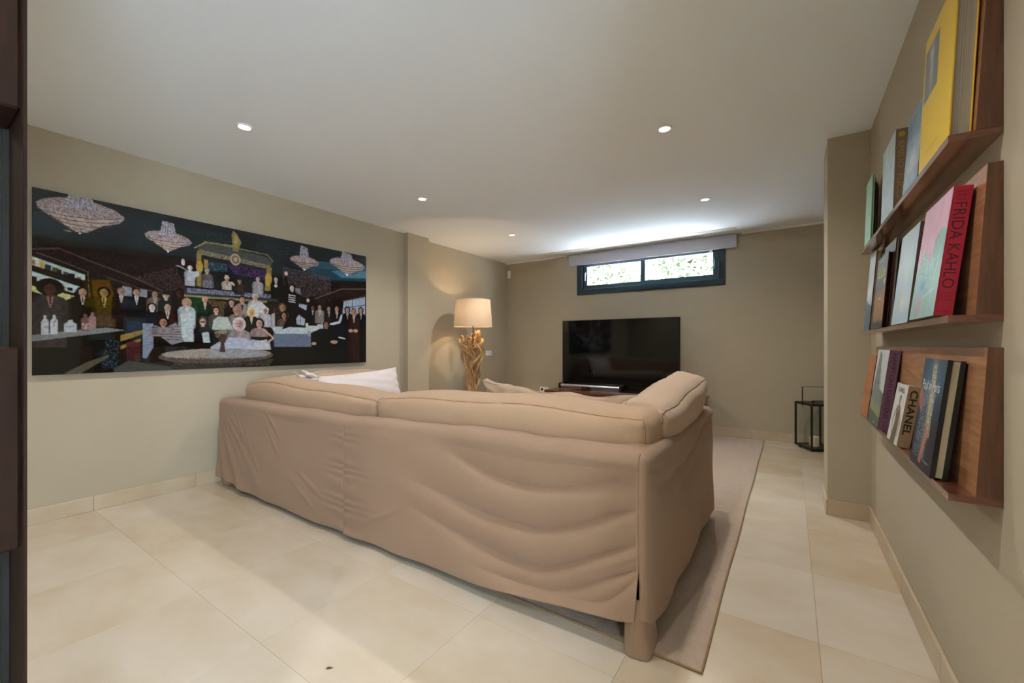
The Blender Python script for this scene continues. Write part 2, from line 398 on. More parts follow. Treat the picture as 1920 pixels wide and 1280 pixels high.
ART = [('P','14262e',[-21,1199,2511,1211,2511,897,1933,836,992,885,345,881,-21,882]),
('P','1d4256',[1712,953,2511,1030,2511,909,1933,858]),
('P','3f7d9c',[2051,962,2511,1060,2511,946,2175,906]),
('P','2a5870',[1712,1026,2511,1078,2511,1018,1712,953]),
('N','2b2226',[30,-21,849,345,858,992,863,992,576,429,569,239,632,-21,748]),
('N','2b2226',[30,-21,849,239,831,740,809,774,618,345,665,-21,708]),
('N','4a3a3c',[40,740,801,809,622,674,607,487,684]),
('N','5a4b52',[40,1559,929,2051,895,2051,729,1712,642,1559,779]),
('P','7b7480',[1675,742,1723,742,1733,686,1686,666]),
('N','3a2a28',[45,1876,684,2175,827,2511,837,2511,686,2175,697,1933,609]),
('L','6b5850',[10,1876,657,2175,787,2511,825]),
('L','56423c',[9,-21,789,116,822,265,763,487,684,674,595]),
('L','6a524a',[6,23,777,164,725,252,688,260,508]),
('L','4b3a34',[9,345,665,517,610,674,579,740,552]),
('P','5a3d12',[270,636,359,648,387,519,278,509]),
('P','8d93a3',[429,615,478,609,478,543,429,546]),
('P','8d93a3',[523,603,566,599,566,544,523,548]),
('P','9fb4cf',[2200,659,2469,730,2469,473,2175,458]),
('L','4a4a58',[8,2304,686,2304,476]),
('L','4a4a58',[9,2200,585,2469,641]),
('L','4a3030',[15,2187,664,2469,742]),
('P','a7b4c8',[1670,597,1793,587,1766,385,1691,393]),
('L','5a6a80',[5,1728,592,1728,394]),
('P','b9d2d6',[-4,752,239,665,239,621,-4,698]),
('P','b9d2d6',[-4,658,214,582,176,528,-4,611]),
('P','c2c98e',[-4,567,189,519,140,479,-4,534]),
('P','8a6a20',[-2,730,15,726,15,698,-2,702]),
('P','dfe8e6',[16,742,30,737,30,705,16,710]),
('P','c79a35',[34,723,51,719,51,683,34,687]),
('P','2b3138',[55,710,83,707,83,670,55,673]),
('P','58503a',[85,698,110,695,110,662,85,666]),
('P','2b2a28',[108,688,130,684,130,651,108,655]),
('P','4a3f46',[137,676,159,672,159,643,137,647]),
('P','131a2c',[159,668,192,665,192,631,159,634]),
('P','7a6a50',[199,651,221,647,221,621,199,625]),
('P','14171c',[1,627,21,623,21,599,1,603]),
('P','9a8a40',[125,581,147,577,147,552,125,556]),
('P','201a1a',[154,575,180,571,180,550,154,554]),
('L','1a1512',[16,-4,688,252,616]),
('L','1a1512',[12,-4,597,189,530]),
('E','4a3a3a',[214,1095,166,88]),
('N','b9aab0',[90,438,1090,412,1052,343,1023,248,1010,152,1013,73,1032,26,1062,18,1096,50,1129,118,1155,210,1167,307,1162,389,1140,434,1106]),
('N','c5b3ae',[95,54,1045,391,1068,246,952,193,948]),
('N','bfbcd0',[90,161,1187,268,1197,295,1117,140,1096]),
('L','4a3e42',[4,426,1097,395,1081,345,1065,281,1053,213,1045,147,1043,91,1045,49,1051,25,1062]),
('L','4a3e42',[4,405,1065,377,1050,332,1036,275,1026,213,1020,154,1019,102,1023,64,1031,42,1042]),
('L','4a3e42',[4,375,1028,352,1014,314,1002,265,995,213,992,162,994,119,1000,86,1009,67,1022]),
('L','4a3e42',[4,345,995,326,982,295,972,256,967,213,967,172,971,135,979,108,991,92,1004]),
('L','6a5e66',[2,178,1181,154,1086]),
('L','6a5e66',[2,196,1187,184,1094]),
('L','6a5e66',[3,214,1192,214,1102]),
('L','6a5e66',[2,232,1197,244,1111]),
('L','6a5e66',[3,251,1203,276,1119]),
('E','ffffff',[214,941,4,6]),
('E','4a3a3a',[690,1014,132,52]),
('N','b9aab0',[90,841,1004,824,980,778,961,714,953,647,956,591,970,558,991,552,1015,575,1037,623,1053,687,1059,754,1054,809,1038,838,1014]),
('N','c5b3ae',[95,578,982,810,990,712,917,676,916]),
('N','bfbcd0',[90,656,1137,725,1129,743,1026,641,1028]),
('L','4a3e42',[4,833,1011,813,1001,779,992,736,985,690,981,644,980,604,982,574,988,557,995]),
('L','4a3e42',[4,819,991,801,981,771,973,732,967,690,964,648,964,612,967,585,973,569,981]),
('L','4a3e42',[4,799,967,784,958,758,951,726,946,690,945,655,946,624,951,600,958,587,966]),
('L','4a3e42',[4,779,946,767,937,746,931,719,928,690,928,661,931,635,936,616,944,605,953]),
('L','6a5e66',[3,667,1127,651,1014]),
('L','6a5e66',[3,678,1130,671,1018]),
('L','6a5e66',[3,690,1133,690,1022]),
('L','6a5e66',[3,702,1136,710,1027]),
('L','6a5e66',[3,714,1139,730,1031]),
('E','ffffff',[690,910,6,10]),
('E','4a3a3a',[1766,1024,135,45]),
('N','b9aab0',[90,1916,1013,1899,991,1853,975,1789,967,1722,970,1666,982,1631,1000,1625,1022,1649,1041,1698,1056,1763,1061,1830,1057,1884,1042,1913,1022]),
('N','c5b3ae',[95,1652,995,1885,1001,1787,938,1751,937]),
('N','bfbcd0',[90,1732,1164,1800,1146,1817,1033,1717,1047]),
('L','4a3e42',[7,1908,1021,1888,1012,1855,1004,1812,998,1765,995,1719,994,1679,996,1648,1001,1631,1008]),
('L','4a3e42',[6,1894,1003,1876,995,1846,987,1807,982,1765,980,1723,980,1687,983,1659,988,1643,995]),
('L','4a3e42',[7,1874,983,1859,975,1834,968,1801,964,1765,963,1730,964,1699,968,1675,974,1661,982]),
('L','4a3e42',[5,1855,964,1842,957,1821,951,1795,948,1765,948,1736,950,1710,955,1691,962,1680,970]),
('L','6a5e66',[4,1742,1151,1727,1028]),
('L','6a5e66',[4,1754,1153,1746,1032]),
('L','6a5e66',[4,1766,1155,1766,1035]),
('L','6a5e66',[4,1777,1158,1785,1038]),
('L','6a5e66',[5,1789,1160,1805,1042]),
('E','ffffff',[1766,933,10,10]),
('E','4a3a3a',[2239,1070,198,66]),
('N','b9aab0',[90,2462,1059,2437,1029,2368,1007,2274,996,2175,999,2093,1015,2043,1039,2035,1067,2069,1094,2140,1113,2234,1122,2333,1117,2414,1099,2458,1071]),
('N','c5b3ae',[95,2073,1032,2416,1040,2271,955,2217,953]),
('N','bfbcd0',[90,2185,1186,2294,1172,2322,1084,2162,1092]),
('L','4a3e42',[6,2450,1068,2420,1055,2370,1044,2307,1035,2238,1030,2171,1029,2112,1032,2068,1038,2042,1047]),
('L','4a3e42',[7,2429,1043,2402,1032,2357,1021,2300,1014,2238,1010,2177,1010,2124,1014,2084,1021,2061,1030]),
('L','4a3e42',[7,2400,1015,2377,1004,2339,995,2291,990,2238,987,2186,989,2141,994,2106,1002,2087,1012]),
('L','4a3e42',[7,2370,990,2352,980,2321,972,2282,968,2238,967,2196,970,2158,977,2130,986,2113,996]),
('L','6a5e66',[4,2202,1172,2177,1071]),
('L','6a5e66',[5,2220,1176,2208,1077]),
('L','6a5e66',[5,2239,1179,2239,1082]),
('L','6a5e66',[5,2258,1183,2270,1087]),
('L','6a5e66',[5,2276,1186,2302,1092]),
('E','ffffff',[2239,947,12,12]),
('P','4d5250',[899,1007,936,1036,1415,994,1467,954,1448,912,880,952]),
('N','8a8670',[80,895,963,1443,921,1443,887,895,924]),
('P','22242a',[888,923,1438,886,1438,656,888,652]),
('N','3f6f86',[35,936,875,1090,878,1090,811,936,797]),
('N','5a3c78',[45,1090,878,1415,868,1415,785,1152,797]),
('P','8d7f45',[877,951,906,948,906,663,873,667]),
('P','a08c4a',[924,891,954,887,954,813,924,817]),
('P','8d7f45',[1415,907,1457,903,1448,691,1396,686]),
('E','b49c50',[895,825,24,48]),
('E','b49c50',[1429,787,30,60]),
('L','b0a57a',[8,862,970,936,1028,1152,1040]),
('L','8f8a6a',[8,928,1035,1415,1014,1467,964]),
('E','b6a58c',[1156,926,40,50]),
('E','7a6658',[1156,926,28,35]),
('E','b6a58c',[1156,926,16,20]),
('P','9a8c58',[1135,1023,1127,1135,1139,1170,1164,1152,1202,1082,1181,1018]),
('P','b3a56a',[1143,1070,1152,1141,1176,1123,1176,1054]),
('E','8a7c52',[1156,1013,24,20]),
('N','2d4652',[18,809,1116,1111,1132,1111,1063,809,1023]),
('N','2d4652',[18,1324,1107,1712,1109,1660,1048,1324,1035]),
('P','31343a',[792,628,1510,643,1510,594,792,574]),
('N','8a8fae',[60,809,643,1510,658,1510,624,809,605]),
('P','8c8560',[792,591,1415,595,1415,576,792,574]),
('P','1c3a24',[816,576,917,577,917,395,816,390]),
('N','6a5a40',[60,954,563,1111,559,1111,405,954,397]),
('P','2b2422',[1090,562,1510,574,1510,425,1090,404]),
('P','17120f',[-21,532,-11,533,-11,483,-21,482]),
('P','131314',[-4,228,429,287,992,222,2469,174,2469,-66,-4,3]),
('P','10100f',[345,516,578,478,578,219,345,217]),
('P','15263f',[446,418,523,407,535,290,452,287]),
('P','8a7434',[418,264,541,305,541,274,418,218]),
('P','8a7434',[418,188,529,242,529,219,418,161]),
('E','5a2c30',[487,195,42,24]),
('P','3f1f24',[446,180,529,180,523,62,452,65]),
('N','41586a',[25,345,255,415,218,401,29,318,32]),
('P','59564a',[140,5,252,79,359,128,345,98,214,1]),
('P','3c4444',[387,29,458,80,740,21,740,-12,387,-9]),
('H',('4a2f26','0d0b0c','3b3538','8a6f66'),[78,556,76,2,5]),
('H',('b3907c','0e0c0d','15130f','c8c8c8'),[226,551,54,1,4]),
('H',('9c8050','0e0c0d','4a3c18','c0b060'),[332,559,60,1,4]),
('H',('a98c7e','7a6a60','1d1418','d8d8d8'),[421,572,48,0,4]),
('H',('b99a8a','3a2c26','0f1418','d8dce0'),[505,577,52,0,4]),
('H',('9a7a66','241a18','77665c','b0b0b0'),[610,576,48,0,4]),
('H',('3f2820','120d0c','191416','2a2022'),[761,600,56,0,4]),
('H',('c7ac92','a58f6a','121a18',''),[677,567,48,3,4]),
('H',('d8cfcf','1e1210','151b2a',''),[594,475,52,1,3.2]),
('P','8090a8',[541,353,603,355,603,179,560,92,541,101]),
('H',('bf9d90','2a1a14','38201c','e0e0e4'),[687,482,56,0,3]),
('H',('c09c90','a08c70','b9c6cc',''),[809,529,56,1,5]),
('P','b9c6cc',[768,429,859,456,873,221,781,221]),
('P','8d8a92',[566,306,610,340,667,322,740,366,792,221,713,195,641,260,578,251]),
('L','2a2428',[4,572,322,774,338]),
('L','2a2428',[4,578,307,774,317]),
('L','2a2428',[4,584,291,774,296]),
('L','2a2428',[4,591,275,774,275]),
('L','2a2428',[4,597,259,774,254]),
('L','2a2428',[4,603,243,774,233]),
('H',('a8826e','1a1210','8d8a92',''),[661,366,64,1,1.4]),
('H',('d0a084','c09070','10241c','d0d8d8'),[932,561,48,0,4]),
('H',('cfa890','2c1a14','57524c',''),[1012,480,52,1,3]),
('H',('b79a90','2a2626','1c1818',''),[1127,552,55,1,3]),
('H',('b79680','241a16','948684','5a4a4a'),[1210,586,60,0,3]),
('H',('c9a898','c8c0c0','c4ccd4',''),[1315,620,60,0,4.2]),
('P','c4ccd4',[1262,544,1369,582,1433,519,1387,419,1262,431]),
('H',('b08a76','9a8076','8c8684','4a2a20'),[1164,490,65,0,3]),
('H',('d2a878','d4c8a0','1d221c','c0b8a8'),[1284,484,65,1,3]),
('H',('a87c64','d0d0d8','c0c4d0',''),[1401,507,50,1,3]),
('H',('50342a','50342a','c2c6cc',''),[1490,508,40,0,4]),
('H',('b08870','5a4436','3c3230',''),[1554,547,65,1,3]),
('H',('a07c68','141010','6a5a48',''),[1569,473,60,1,3]),
('P','b8c4c4',[992,399,1023,427,1094,431,1143,320,981,319]),
('N','8a8a70',[50,992,324,1135,319,1111,246,1008,258]),
('H',('c9aaa0','504038','14161a',''),[917,382,60,4,3]),
('P','b4c0c8',[910,291,958,301,969,213,921,213]),
('P','a7b2cc',[973,178,1090,259,1279,243,1438,226,1452,152,973,152]),
('H',('c8a8a4','cfc4c8','a5989f',''),[1185,376,90,1,1.5]),
('P','b4bcd4',[1103,259,1244,252,1301,153,1090,155]),
('H',('c4a09a','161214','a08e90',''),[1350,388,75,1,1.6]),
('P','c0c6d4',[1315,225,1415,245,1443,152,1279,154]),
('L','c8a8a2',[15,1387,332,1476,256,1415,216]),
('E','5e5652',[1051,102,420,60]),
('E','9b958f',[1051,120,400,44]),
('N','4f4743',[60,690,97,1486,68,1438,6,740,30]),
('P','343637',[707,43,1193,25,1193,-17,707,-10]),
('P','9aa0a6',[973,156,1324,153,1415,89,973,90]),
('E','4a3a36',[1059,250,28,45]),
('P','4a3a36',[1047,214,1070,214,1082,133,1035,133]),
('E','8c8878',[1059,304,36,15]),
('P','b7c6d2',[1452,363,1876,363,1887,304,1486,300]),
('P','66748f',[1471,300,1831,303,1842,176,1481,177]),
('H',('c09c8c','b0a8a8','bfcbd0',''),[1876,470,72,0,2.6]),
('P','bfcbd0',[1776,407,1956,436,1968,339,1787,334]),
('H',('d5bcb8','181216','141416',''),[1644,738,55,1,1.2]),
('P','141416',[1519,624,1609,709,1723,685,1712,565,1876,497,1956,404,1848,399,1712,487,1634,370,1549,337,1589,429,1650,509,1584,580]),
('L','141416',[25,1609,673,1584,832]),
('E','d5bcb8',[1589,868,15,20]),
('L','cfd4da',[8,1614,669,1675,665]),
('L','cfd4da',[8,1614,648,1675,644]),
('L','cfd4da',[8,1614,628,1675,623]),
('L','cfd4da',[7,1614,608,1675,603]),
('L','141416',[20,1691,676,1787,639]),
('E','d5bcb8',[1804,635,15,18]),
('H',('7a5646','161214','11161c','d0d0d4'),[1853,565,45,0,4]),
('H',('b0907e','241c1a','8a8482','d8d8dc'),[1927,576,50,0,3.2]),
('H',('a88c80','1c1616','2a2224','c0c4cc'),[2027,567,50,1,3]),
('H',('bb988a','161214','181c26','d8dce0'),[2118,573,60,0,3]),
('L','c4c8d4',[25,2175,504,2149,434,2051,408]),
('H',('b79688','151113','14141a','c8c8d0'),[2245,571,60,1,5]),
('H',('b79688','1a1416','11141a','c8c8d0'),[2413,577,60,1,7]),
('P','10181c',[2021,406,2252,387,2271,1,1991,11]),
('P','c8d4dc',[2137,282,2219,266,2219,254,2137,270]),
('H',('b98c70','6a4430','35211f','c4ccd4'),[2324,553,72,0,8]),
('E','c9a498',[2285,348,28,18]),
('E','c9a498',[2345,350,28,18]),
('H',('9a7666','131112','121618','c8c0c0'),[1997,400,72,0,5]),
('P','121618',[1831,314,1933,359,2088,365,2137,231,2112,6,1876,15,1831,218]),
('E','b89488',[1865,208,25,15]),
('E','b89488',[2088,225,42,18]),
('H',('d8cfcf','d8cfcf','b8bed0',''),[830,802,35,0,4]),
('P','b8bed0',[806,761,888,790,895,756,844,715,816,686]),
('L','a8aabc',[6,816,779,768,805,740,809]),
('E','d8cfcf',[785,842,12,25]),
('H',('b0a8a8','8a8084','6a6060',''),[947,798,40,0,3.5]),
('N','7a86a0',[50,917,720,992,721,992,664,917,664]),
('H',('d0907a','c4c0c8','c6bcae','2a2024'),[1090,752,36,3,2.6]),
('L','c6bcae',[16,1127,725,1193,664]),
('H',('a08272','6a6058','3a3230',''),[1189,746,40,3,3]),
('H',('b9a8ac','181418','aaa8b8',''),[1337,784,45,0,3]),
('H',('c0aeb0','1a1616','141a18','c8c8d0'),[1495,800,45,0,4]),
('E','d8cfcf',[1495,741,15,12]),
('P','7c8286',[-4,252,140,283,345,314,443,299,239,260,-4,215]),
('P','b9bfca',[41,343,51,361,51,381,63,382,63,362,73,345,73,260,41,259]),
('P','c4c9d2',[80,349,90,367,91,387,102,388,103,367,113,350,113,264,80,264]),
('P','b7c2cc',[140,331,157,344,159,357,179,359,181,345,199,334,199,277,140,276]),
('P','6b504e',[219,366,231,383,232,402,246,403,248,384,260,369,260,289,219,288]),
('P','96787a',[255,379,266,396,267,415,279,416,280,397,291,381,291,301,255,300]),
('L','51565e',[3,43,310,71,308]),
('L','3b3f46',[4,92,312,97,340,104,354]),
('L','5a6570',[4,149,311,189,316]),
('N','b8a0a0',[50,224,342,257,344,257,297,224,296])]

# ================================================================== THE ROOM
XL, XL2, XR, XR2, YF, YB, ZC = -4.0, -4.042, .433, .75, -1.0, 5.892, 2.533
struct(MB().box(XL - .2, XL, YF - .2, 3.56, -.1, ZC + .1).build('wall_left', M['wall']))
struct(MB().box(XL - .2, -3.922, 3.56, 3.915, -.1, ZC + .1).build('wall_left', M['wall']))
struct(MB().box(XL2 - .158, XL2, 3.915, YB + .3, -.1, ZC + .1).build('wall_left', M['wall']))
DY0, DY1, DZ = -.50, .0, 2.10                       # glazed door, added out of view to let in daylight
b = MB(); b.box(XR, XR + .2, YF - .2, DY0, -.1, ZC + .1); b.box(XR, XR + .2, DY1, 3.524, -.1, ZC + .1); b.box(XR, XR + .2, DY0, DY1, DZ, ZC + .1); b.box(XR, XR + .2, DY0, DY1, -.1, 0)
struct(b.build('wall_right', M['wall']))
b = MB()
for y in (DY0, DY1 - .06): b.box(XR + .05, XR + .11, y, y + .06, 0, DZ, .003)
b.box(XR + .05, XR + .11, DY0, DY1, DZ - .06, DZ, .003); b.box(XR + .05, XR + .11, DY0, DY1, 0, .06, .003)
dr = struct(b.build('added_light_door', M['anth']))
MB().box(XR + .077, XR + .083, DY0 + .06, DY1 - .06, .06, DZ - .06).build('pane', M['glass'], dr)
b = MB(); b.tube([(XR + .05, DY1 - .03, 1.02), (XR + .01, DY1 - .03, 1.02), (XR + .01, DY1 - .14, 1.02)], .008); b.build('added_door_handle', M['alu'], dr)
struct(MB().box(XR + .2, 9, -8, 3.4, -.2, -.03).build('added_bounce_ground', M['paving']))  # unseen sunlit ground, added with the door to bounce light up
struct(MB().box(XR + .2, 1.9, -2.5, 2.5, 2.62, 2.8).build('sky_block_slab', M['whitep']))  # unseen overhang, added above the door to keep out the high sky
struct(MB().box(.209, XR2 + .2, 3.524, 3.88, -.1, ZC + .1).build('wall_right', M['wall']))
struct(MB().box(XR2, XR2 + .2, 3.88, YB + .3, -.1, ZC + .1).build('wall_right', M['wall']))
struct(MB().box(XL - .2, XR2 + .2, YF - .2, YF, -.1, ZC + .1).build('wall_front', M['wall']))
WX0, WX1, WZ0, WZ1 = -2.726, -.684, 1.907, 2.47
b = MB()
b.box(XL2, WX0, YB, YB + .3, -.1, ZC + .1); b.box(WX1, XR2, YB, YB + .3, -.1, ZC + .1)
b.box(WX0, WX1, YB, YB + .3, -.1, WZ0); b.box(WX0, WX1, YB, YB + .3, WZ1, ZC + .1)
struct(b.build('wall_back', M['wall']))
ceil = struct(MB().box(XL - .2, XR2 + .2, YF - .2, YB + .3, ZC, ZC + .2).build('ceiling', M['ceiling']))
# white cornice strips along the back wall on both sides of the blind pocket
struct(MB().box(XL2, -2.89, 5.852, YB, ZC - .016, ZC).build('trim_1', M['whitep']))
struct(MB().box(-.50, XR2, 5.852, YB, ZC - .016, ZC).build('trim_2', M['whitep']))
# floor: grout bed and one slab per tile
floor = struct(MB().box(XL - .1, XR2 + .1, YF - .1, YB + .1, -.12, -.004).build('floor', M['grout']))
G = .5935
xs = [-1.690 + G * i for i in range(-4, 6)]; ys = [.790 + G * j for j in range(-4, 10)]
for i in range(len(xs) - 1):
    for j in range(len(ys) - 1):
        x0, x1 = max(xs[i], XL2), min(xs[i + 1], XR2); y0, y1 = max(ys[j], YF), min(ys[j + 1], YB)
        if x1 - x0 < .02 or y1 - y0 < .02: continue
        g = .0005
        o = MB().box(x0 + g - xs[i], x1 - g - xs[i], y0 + g - ys[j], y1 - g - ys[j], -.012, 0).build('tile', M['tile'], floor)
        o.location = (xs[i], ys[j], 0)
# stone skirting, one slab per piece
def skirting(name, pts_list):
    root = None
    for (axis, c0, c1, a0, a1) in pts_list:          # axis 'y': runs along y between a0..a1, occupying x c0..c1
        n0 = math.floor((a0 - .19) / G); p = [a0] + [.19 + G * k for k in range(n0 + 1, n0 + 20) if a0 + .03 < .19 + G * k < a1 - .03] + [a1]
        for q0, q1 in zip(p[:-1], p[1:]):
            b = MB()
            if axis == 'y': b.box(c0, c1, q0 + .0006, q1 - .0006, 0, .101, .002); off = (c0, q0, 0)
            else: b.box(q0 + .0006, q1 - .0006, c0, c1, 0, .101, .002); off = (q0, c0, 0)
            if root is None:
                root = b.build(name, M['skirt']); struct(root)
            else:
                o = b.build('skirting_slab', M['skirt'], root)
skirting('baseboard_left', [('y', XL, XL + .012, YF, 3.56), ('x', 3.548, 3.56, XL, -3.91), ('y', -3.922, -3.91, 3.56, 3.915), ('y', XL2, XL2 + .012, 3.927, YB)])
skirting('baseboard_back', [('x', YB - .012, YB, XL2 + .012, XR2)])
skirting('baseboard_right', [('y', XR - .012, XR, YF, 3.512), ('x', 3.512, 3.524, .209, XR), ('y', .197, .209, 3.512, 3.88), ('y', XR2 - .012, XR2, 3.88, YB - .012)])

# ------------------------------------------------------------------ window
def frame(b, x0, x1, z0, z1, t, y0, y1, bev=.003):
    b.box(x0, x1, y0, y1, z0, z0 + t, bev); b.box(x0, x1, y0, y1, z1 - t, z1, bev)
    b.box(x0, x0 + t, y0, y1, z0 + t, z1 - t, bev); b.box(x1 - t, x1, y0, y1, z0 + t, z1 - t, bev)
b = MB(); frame(b, WX0, WX1, WZ0, WZ1, .082, 5.872, 6.02)
win = struct(b.build('window_1', M['anth']))
def sash(x0, x1, y0, hx, hy):
    b = MB(); frame(b, x0, x1, 1.988, 2.395, .062, y0, y0 + .03)
    s = b.build('sash', M['anth2'], win)
    MB().box(x0 + .055, x1 - .055, y0 + .012, y0 + .018, 2.04, 2.34).build('pane', M['glass'], s)
    b = MB(); b.box(hx - .012, hx + .012, y0 - .012, y0, 2.19, 2.26, .003); b.tube([(hx, y0 - .012, 2.235), (hx, y0 - .03, 2.23), (hx, y0 - .032, 2.12)], .006)
    b.build('handle', M['anth2'] if hx > -1.5 else M['alu'], s)
sash(-2.644, -1.70, 5.925, -2.60, 0)
sash(-1.757, -.766, 5.885, -.805, 0)
MB().box(-2.64, -1.76, 5.90, 5.915, 1.990, 1.994).build('track', M['alu'], win)

# roller blind in front of the window
bl = thing('roller_blind', 'pale grey fabric roller blind, lowered a little over the window', 'blind', (-1.70, 5.83, 2.36))
b = MB()
nx = 60; P = np.zeros((nx, 12, 3))
for i in range(nx):
    for j in range(12):
        P[i, j] = (-2.853 + 2.302 * i / (nx - 1), 5.83 + .0012 * math.sin(i * .5) * (1 - j / 11), 2.372 + (ZC - .002 - 2.372) * j / 11)
P -= np.array([-1.70, 5.83, 2.36])
o = grid('fabric', P, M['blind'], bl); sd = o.modifiers.new('s', 'SOLIDIFY'); sd.thickness = .002
local(MB().box(-2.853, -.551, 5.826, 5.836, 2.354, 2.374, .003), bl).build('hem_bar', M['blind'], bl)
local(MB().box(-2.85, -.555, 5.842, 5.882, 2.485, ZC - .001, .004), bl).build('roller_tube', M['white'], bl)
local(MB().box(-.86, -.83, 5.836, 5.85, 2.338, 2.352, .002), bl).build('end_clip', M['white'], bl)
local(MB().box(-2.90, -2.875, 5.80, 5.86, ZC - .03, ZC - .017, .003), bl).build('bracket', M['white'], bl)

# linear slot diffuser in the ceiling
v = thing('slot_diffuser', 'long white linear air vent in the ceiling before the blind', 'vent', (-1.8, 5.60, ZC))
b = MB()
for y0, y1 in ((5.545, 5.556), (5.585, 5.592), (5.62, 5.632)): b.box(-3.13, -.53, y0, y1, ZC - .006, ZC - .0005, .001)
for x in (-3.13, -.545): b.box(x, x + .014, 5.545, 5.632, ZC - .006, ZC - .0005, .001)
local(b, v).build('frame', M['whitep'], v)
local(MB().box(-3.12, -.54, 5.556, 5.62, ZC - .002, ZC - .0004), v).build('slot', M['blk'], v)
for k in range(2):
    y = 5.563 + .031 * k
    local(MB().box(-3.12, -.54, y, y + .013, ZC - .0045, ZC - .002), v).build('blade', M['whitep'], v)

# ------------------------------------------------------------------ outside the window: light well, mesh fence with climbing ivy
struct(MB().box(-8, 5, 6.19, 12, 1.70, 1.84).build('ground_outside', M['paving']))
fn = thing('mesh_fence', 'wire mesh fence overgrown by bright greenery outside the window', 'fence', (-1.9, 7.6, 1.84))
def rel(o, pts): return [(p[0] - o.location.x, p[1] - o.location.y, p[2] - o.location.z) for p in pts]
b = MB()
for k in range(70): x = -5.4 + .1 * k; b.tube([(x, 7.6, 1.86), (x, 7.6, 3.4)], .003, 4)
for k in range(16): z = 1.9 + .1 * k; b.tube([(-5.4, 7.6, z), (1.5, 7.6, z)], .003, 4)
o = local(b, fn).build('wire_mesh', M['wire'], fn); o['kind'] = 'stuff'
for k in range(5):
    x = -5.3 + 1.7 * k
    local(MB().box(x - .02, x + .02, 7.6, 7.64, 1.84, 3.45, .004), fn).build('post', M['wire'], fn)
V = []; F = []
for k in range(42000):
    x = -5.4 + 6.9 * RS.rand(); z = 1.86 + 1.75 * RS.rand()
    d = math.sin(x * 3.3) + math.sin(x * 8.1 + z * 9) * .8 + math.sin(z * 13 + x * 4) * .6 + math.sin(x * 19 - z * 15) * .5
    if d + .25 * RS.randn() < -.55: continue
    y = 7.52 + .18 * RS.rand(); s = .026 + .030 * RS.rand()
    n = Vector(RS.randn(3) * .6 + np.array([0, -1.3, .2])).normalized(); a = n.orthogonal().normalized(); c = n.cross(a)
    r = RS.rand() * 6.3; a, c = a * math.cos(r) + c * math.sin(r), c * math.cos(r) - a * math.sin(r)
    p = Vector((x, y, z)) - fn.location; q = len(V)
    V += [tuple(p - a * s), tuple(p + c * s * .6), tuple(p + a * s * 1.2), tuple(p - c * s * .6)]; F.append([q, q + 1, q + 2, q + 3])
o = mk('foliage', V, F, M['leaf'], fn); o['kind'] = 'stuff'

# ------------------------------------------------------------------ recessed spots
def downlight(x, y, label, group=None):
    t = thing('downlight', label, 'ceiling light', (x, y, ZC), 0, group)
    b = MB(); b.lathe([(.034, -.001), (.034, -.007), (.037, -.010), (.043, -.010), (.046, -.006), (.046, 0)], n=40, cap=False)
    autosm(b.build('trim_ring', M['whitep'], t), 50)
    MB().lathe([(0.0001, -.004), (.035, -.004), (.035, -.001), (.0001, -.001)], n=32, cap=False).build('lens', M['lens'], t)
    ld = bpy.data.lights.new('spot', 'SPOT'); ld.energy = DOWN_E * 8; ld.color = DOWN_C
    ld.spot_size = math.radians(150); ld.spot_blend = .9; ld.shadow_soft_size = .02
    lo = bpy.data.objects.new('light_source', ld); COL.objects.link(lo); lo.parent = t; lo.location = (0, 0, -.02)
    return t
for x, y, l in [(-2.888, 1.257, 'round recessed ceiling spot nearest the large picture, at upper left'),
                (-2.905, 2.815, 'round recessed ceiling spot above the left end of the sofa, second along the picture side'),
                (-2.912, 4.357, 'small round recessed ceiling spot furthest back, next to the floor lamp corner'),
                (-.671, 2.766, 'round recessed ceiling spot nearest the book ledges, large in view'),
                (-.676, 4.322, 'small round recessed ceiling spot in front of the blind at right'),
                (-.671, 1.21, 'round recessed ceiling spot just behind the sofa back, out of view overhead'),
                (-2.888, -.31, 'round recessed ceiling spot behind the viewer at left'),
                (-.671, -.31, 'round recessed ceiling spot behind the viewer at right')]:
    downlight(x, y, l)

# ------------------------------------------------------------------ small wall fittings
t = thing('motion_sensor', 'small white motion detector high in the corner by the lamp', 'sensor', (-3.985, 5.862, 2.34), math.radians(-45))
b = MB(); b.box(-.033, .033, -.022, .03, -.062, .062, .008); autosm(b.build('body', M['white'], t), 30)
MB().box(-.022, .022, -.0245, -.021, -.05, -.005, .001).build('sensor_window', mat('sensor_lens', 'cfd0cf', .3), t)
t = thing('light_switch', 'white double light switch on the wall behind the lamp', 'switch', (XL2, 5.365, 1.012))
MB().box(0, .008, -.078, .078, -.043, .043, .003).build('plate', M['white'], t)
for k in (-1, 1): MB().box(.006, .012, k * .035 - .031, k * .035 + .031, -.031, .031, .002).build('rocker', M['whitep'], t)
t = thing('wall_socket', 'white double socket low on the back wall left of the television', 'socket', (-3.31, YB, .425))
MB().box(-.08, .08, -.009, 0, -.042, .042, .003).build('plate', M['white'], t)
o = MB(); o.lathe([(.001, 0), (.021, 0)], n=20, cap=False); o.v = [(x - .038, -.0095, y) for x, y, z in o.v]; o.build('outlet', M['blk'], t)
o = MB(); o.lathe([(.001, 0), (.008, 0)], n=16, cap=False); o.v = [(x + .035, -.0095, y) for x, y, z in o.v]; o.build('aerial_port', mat('brass', 'a8925c', .4, metal=.7), t)

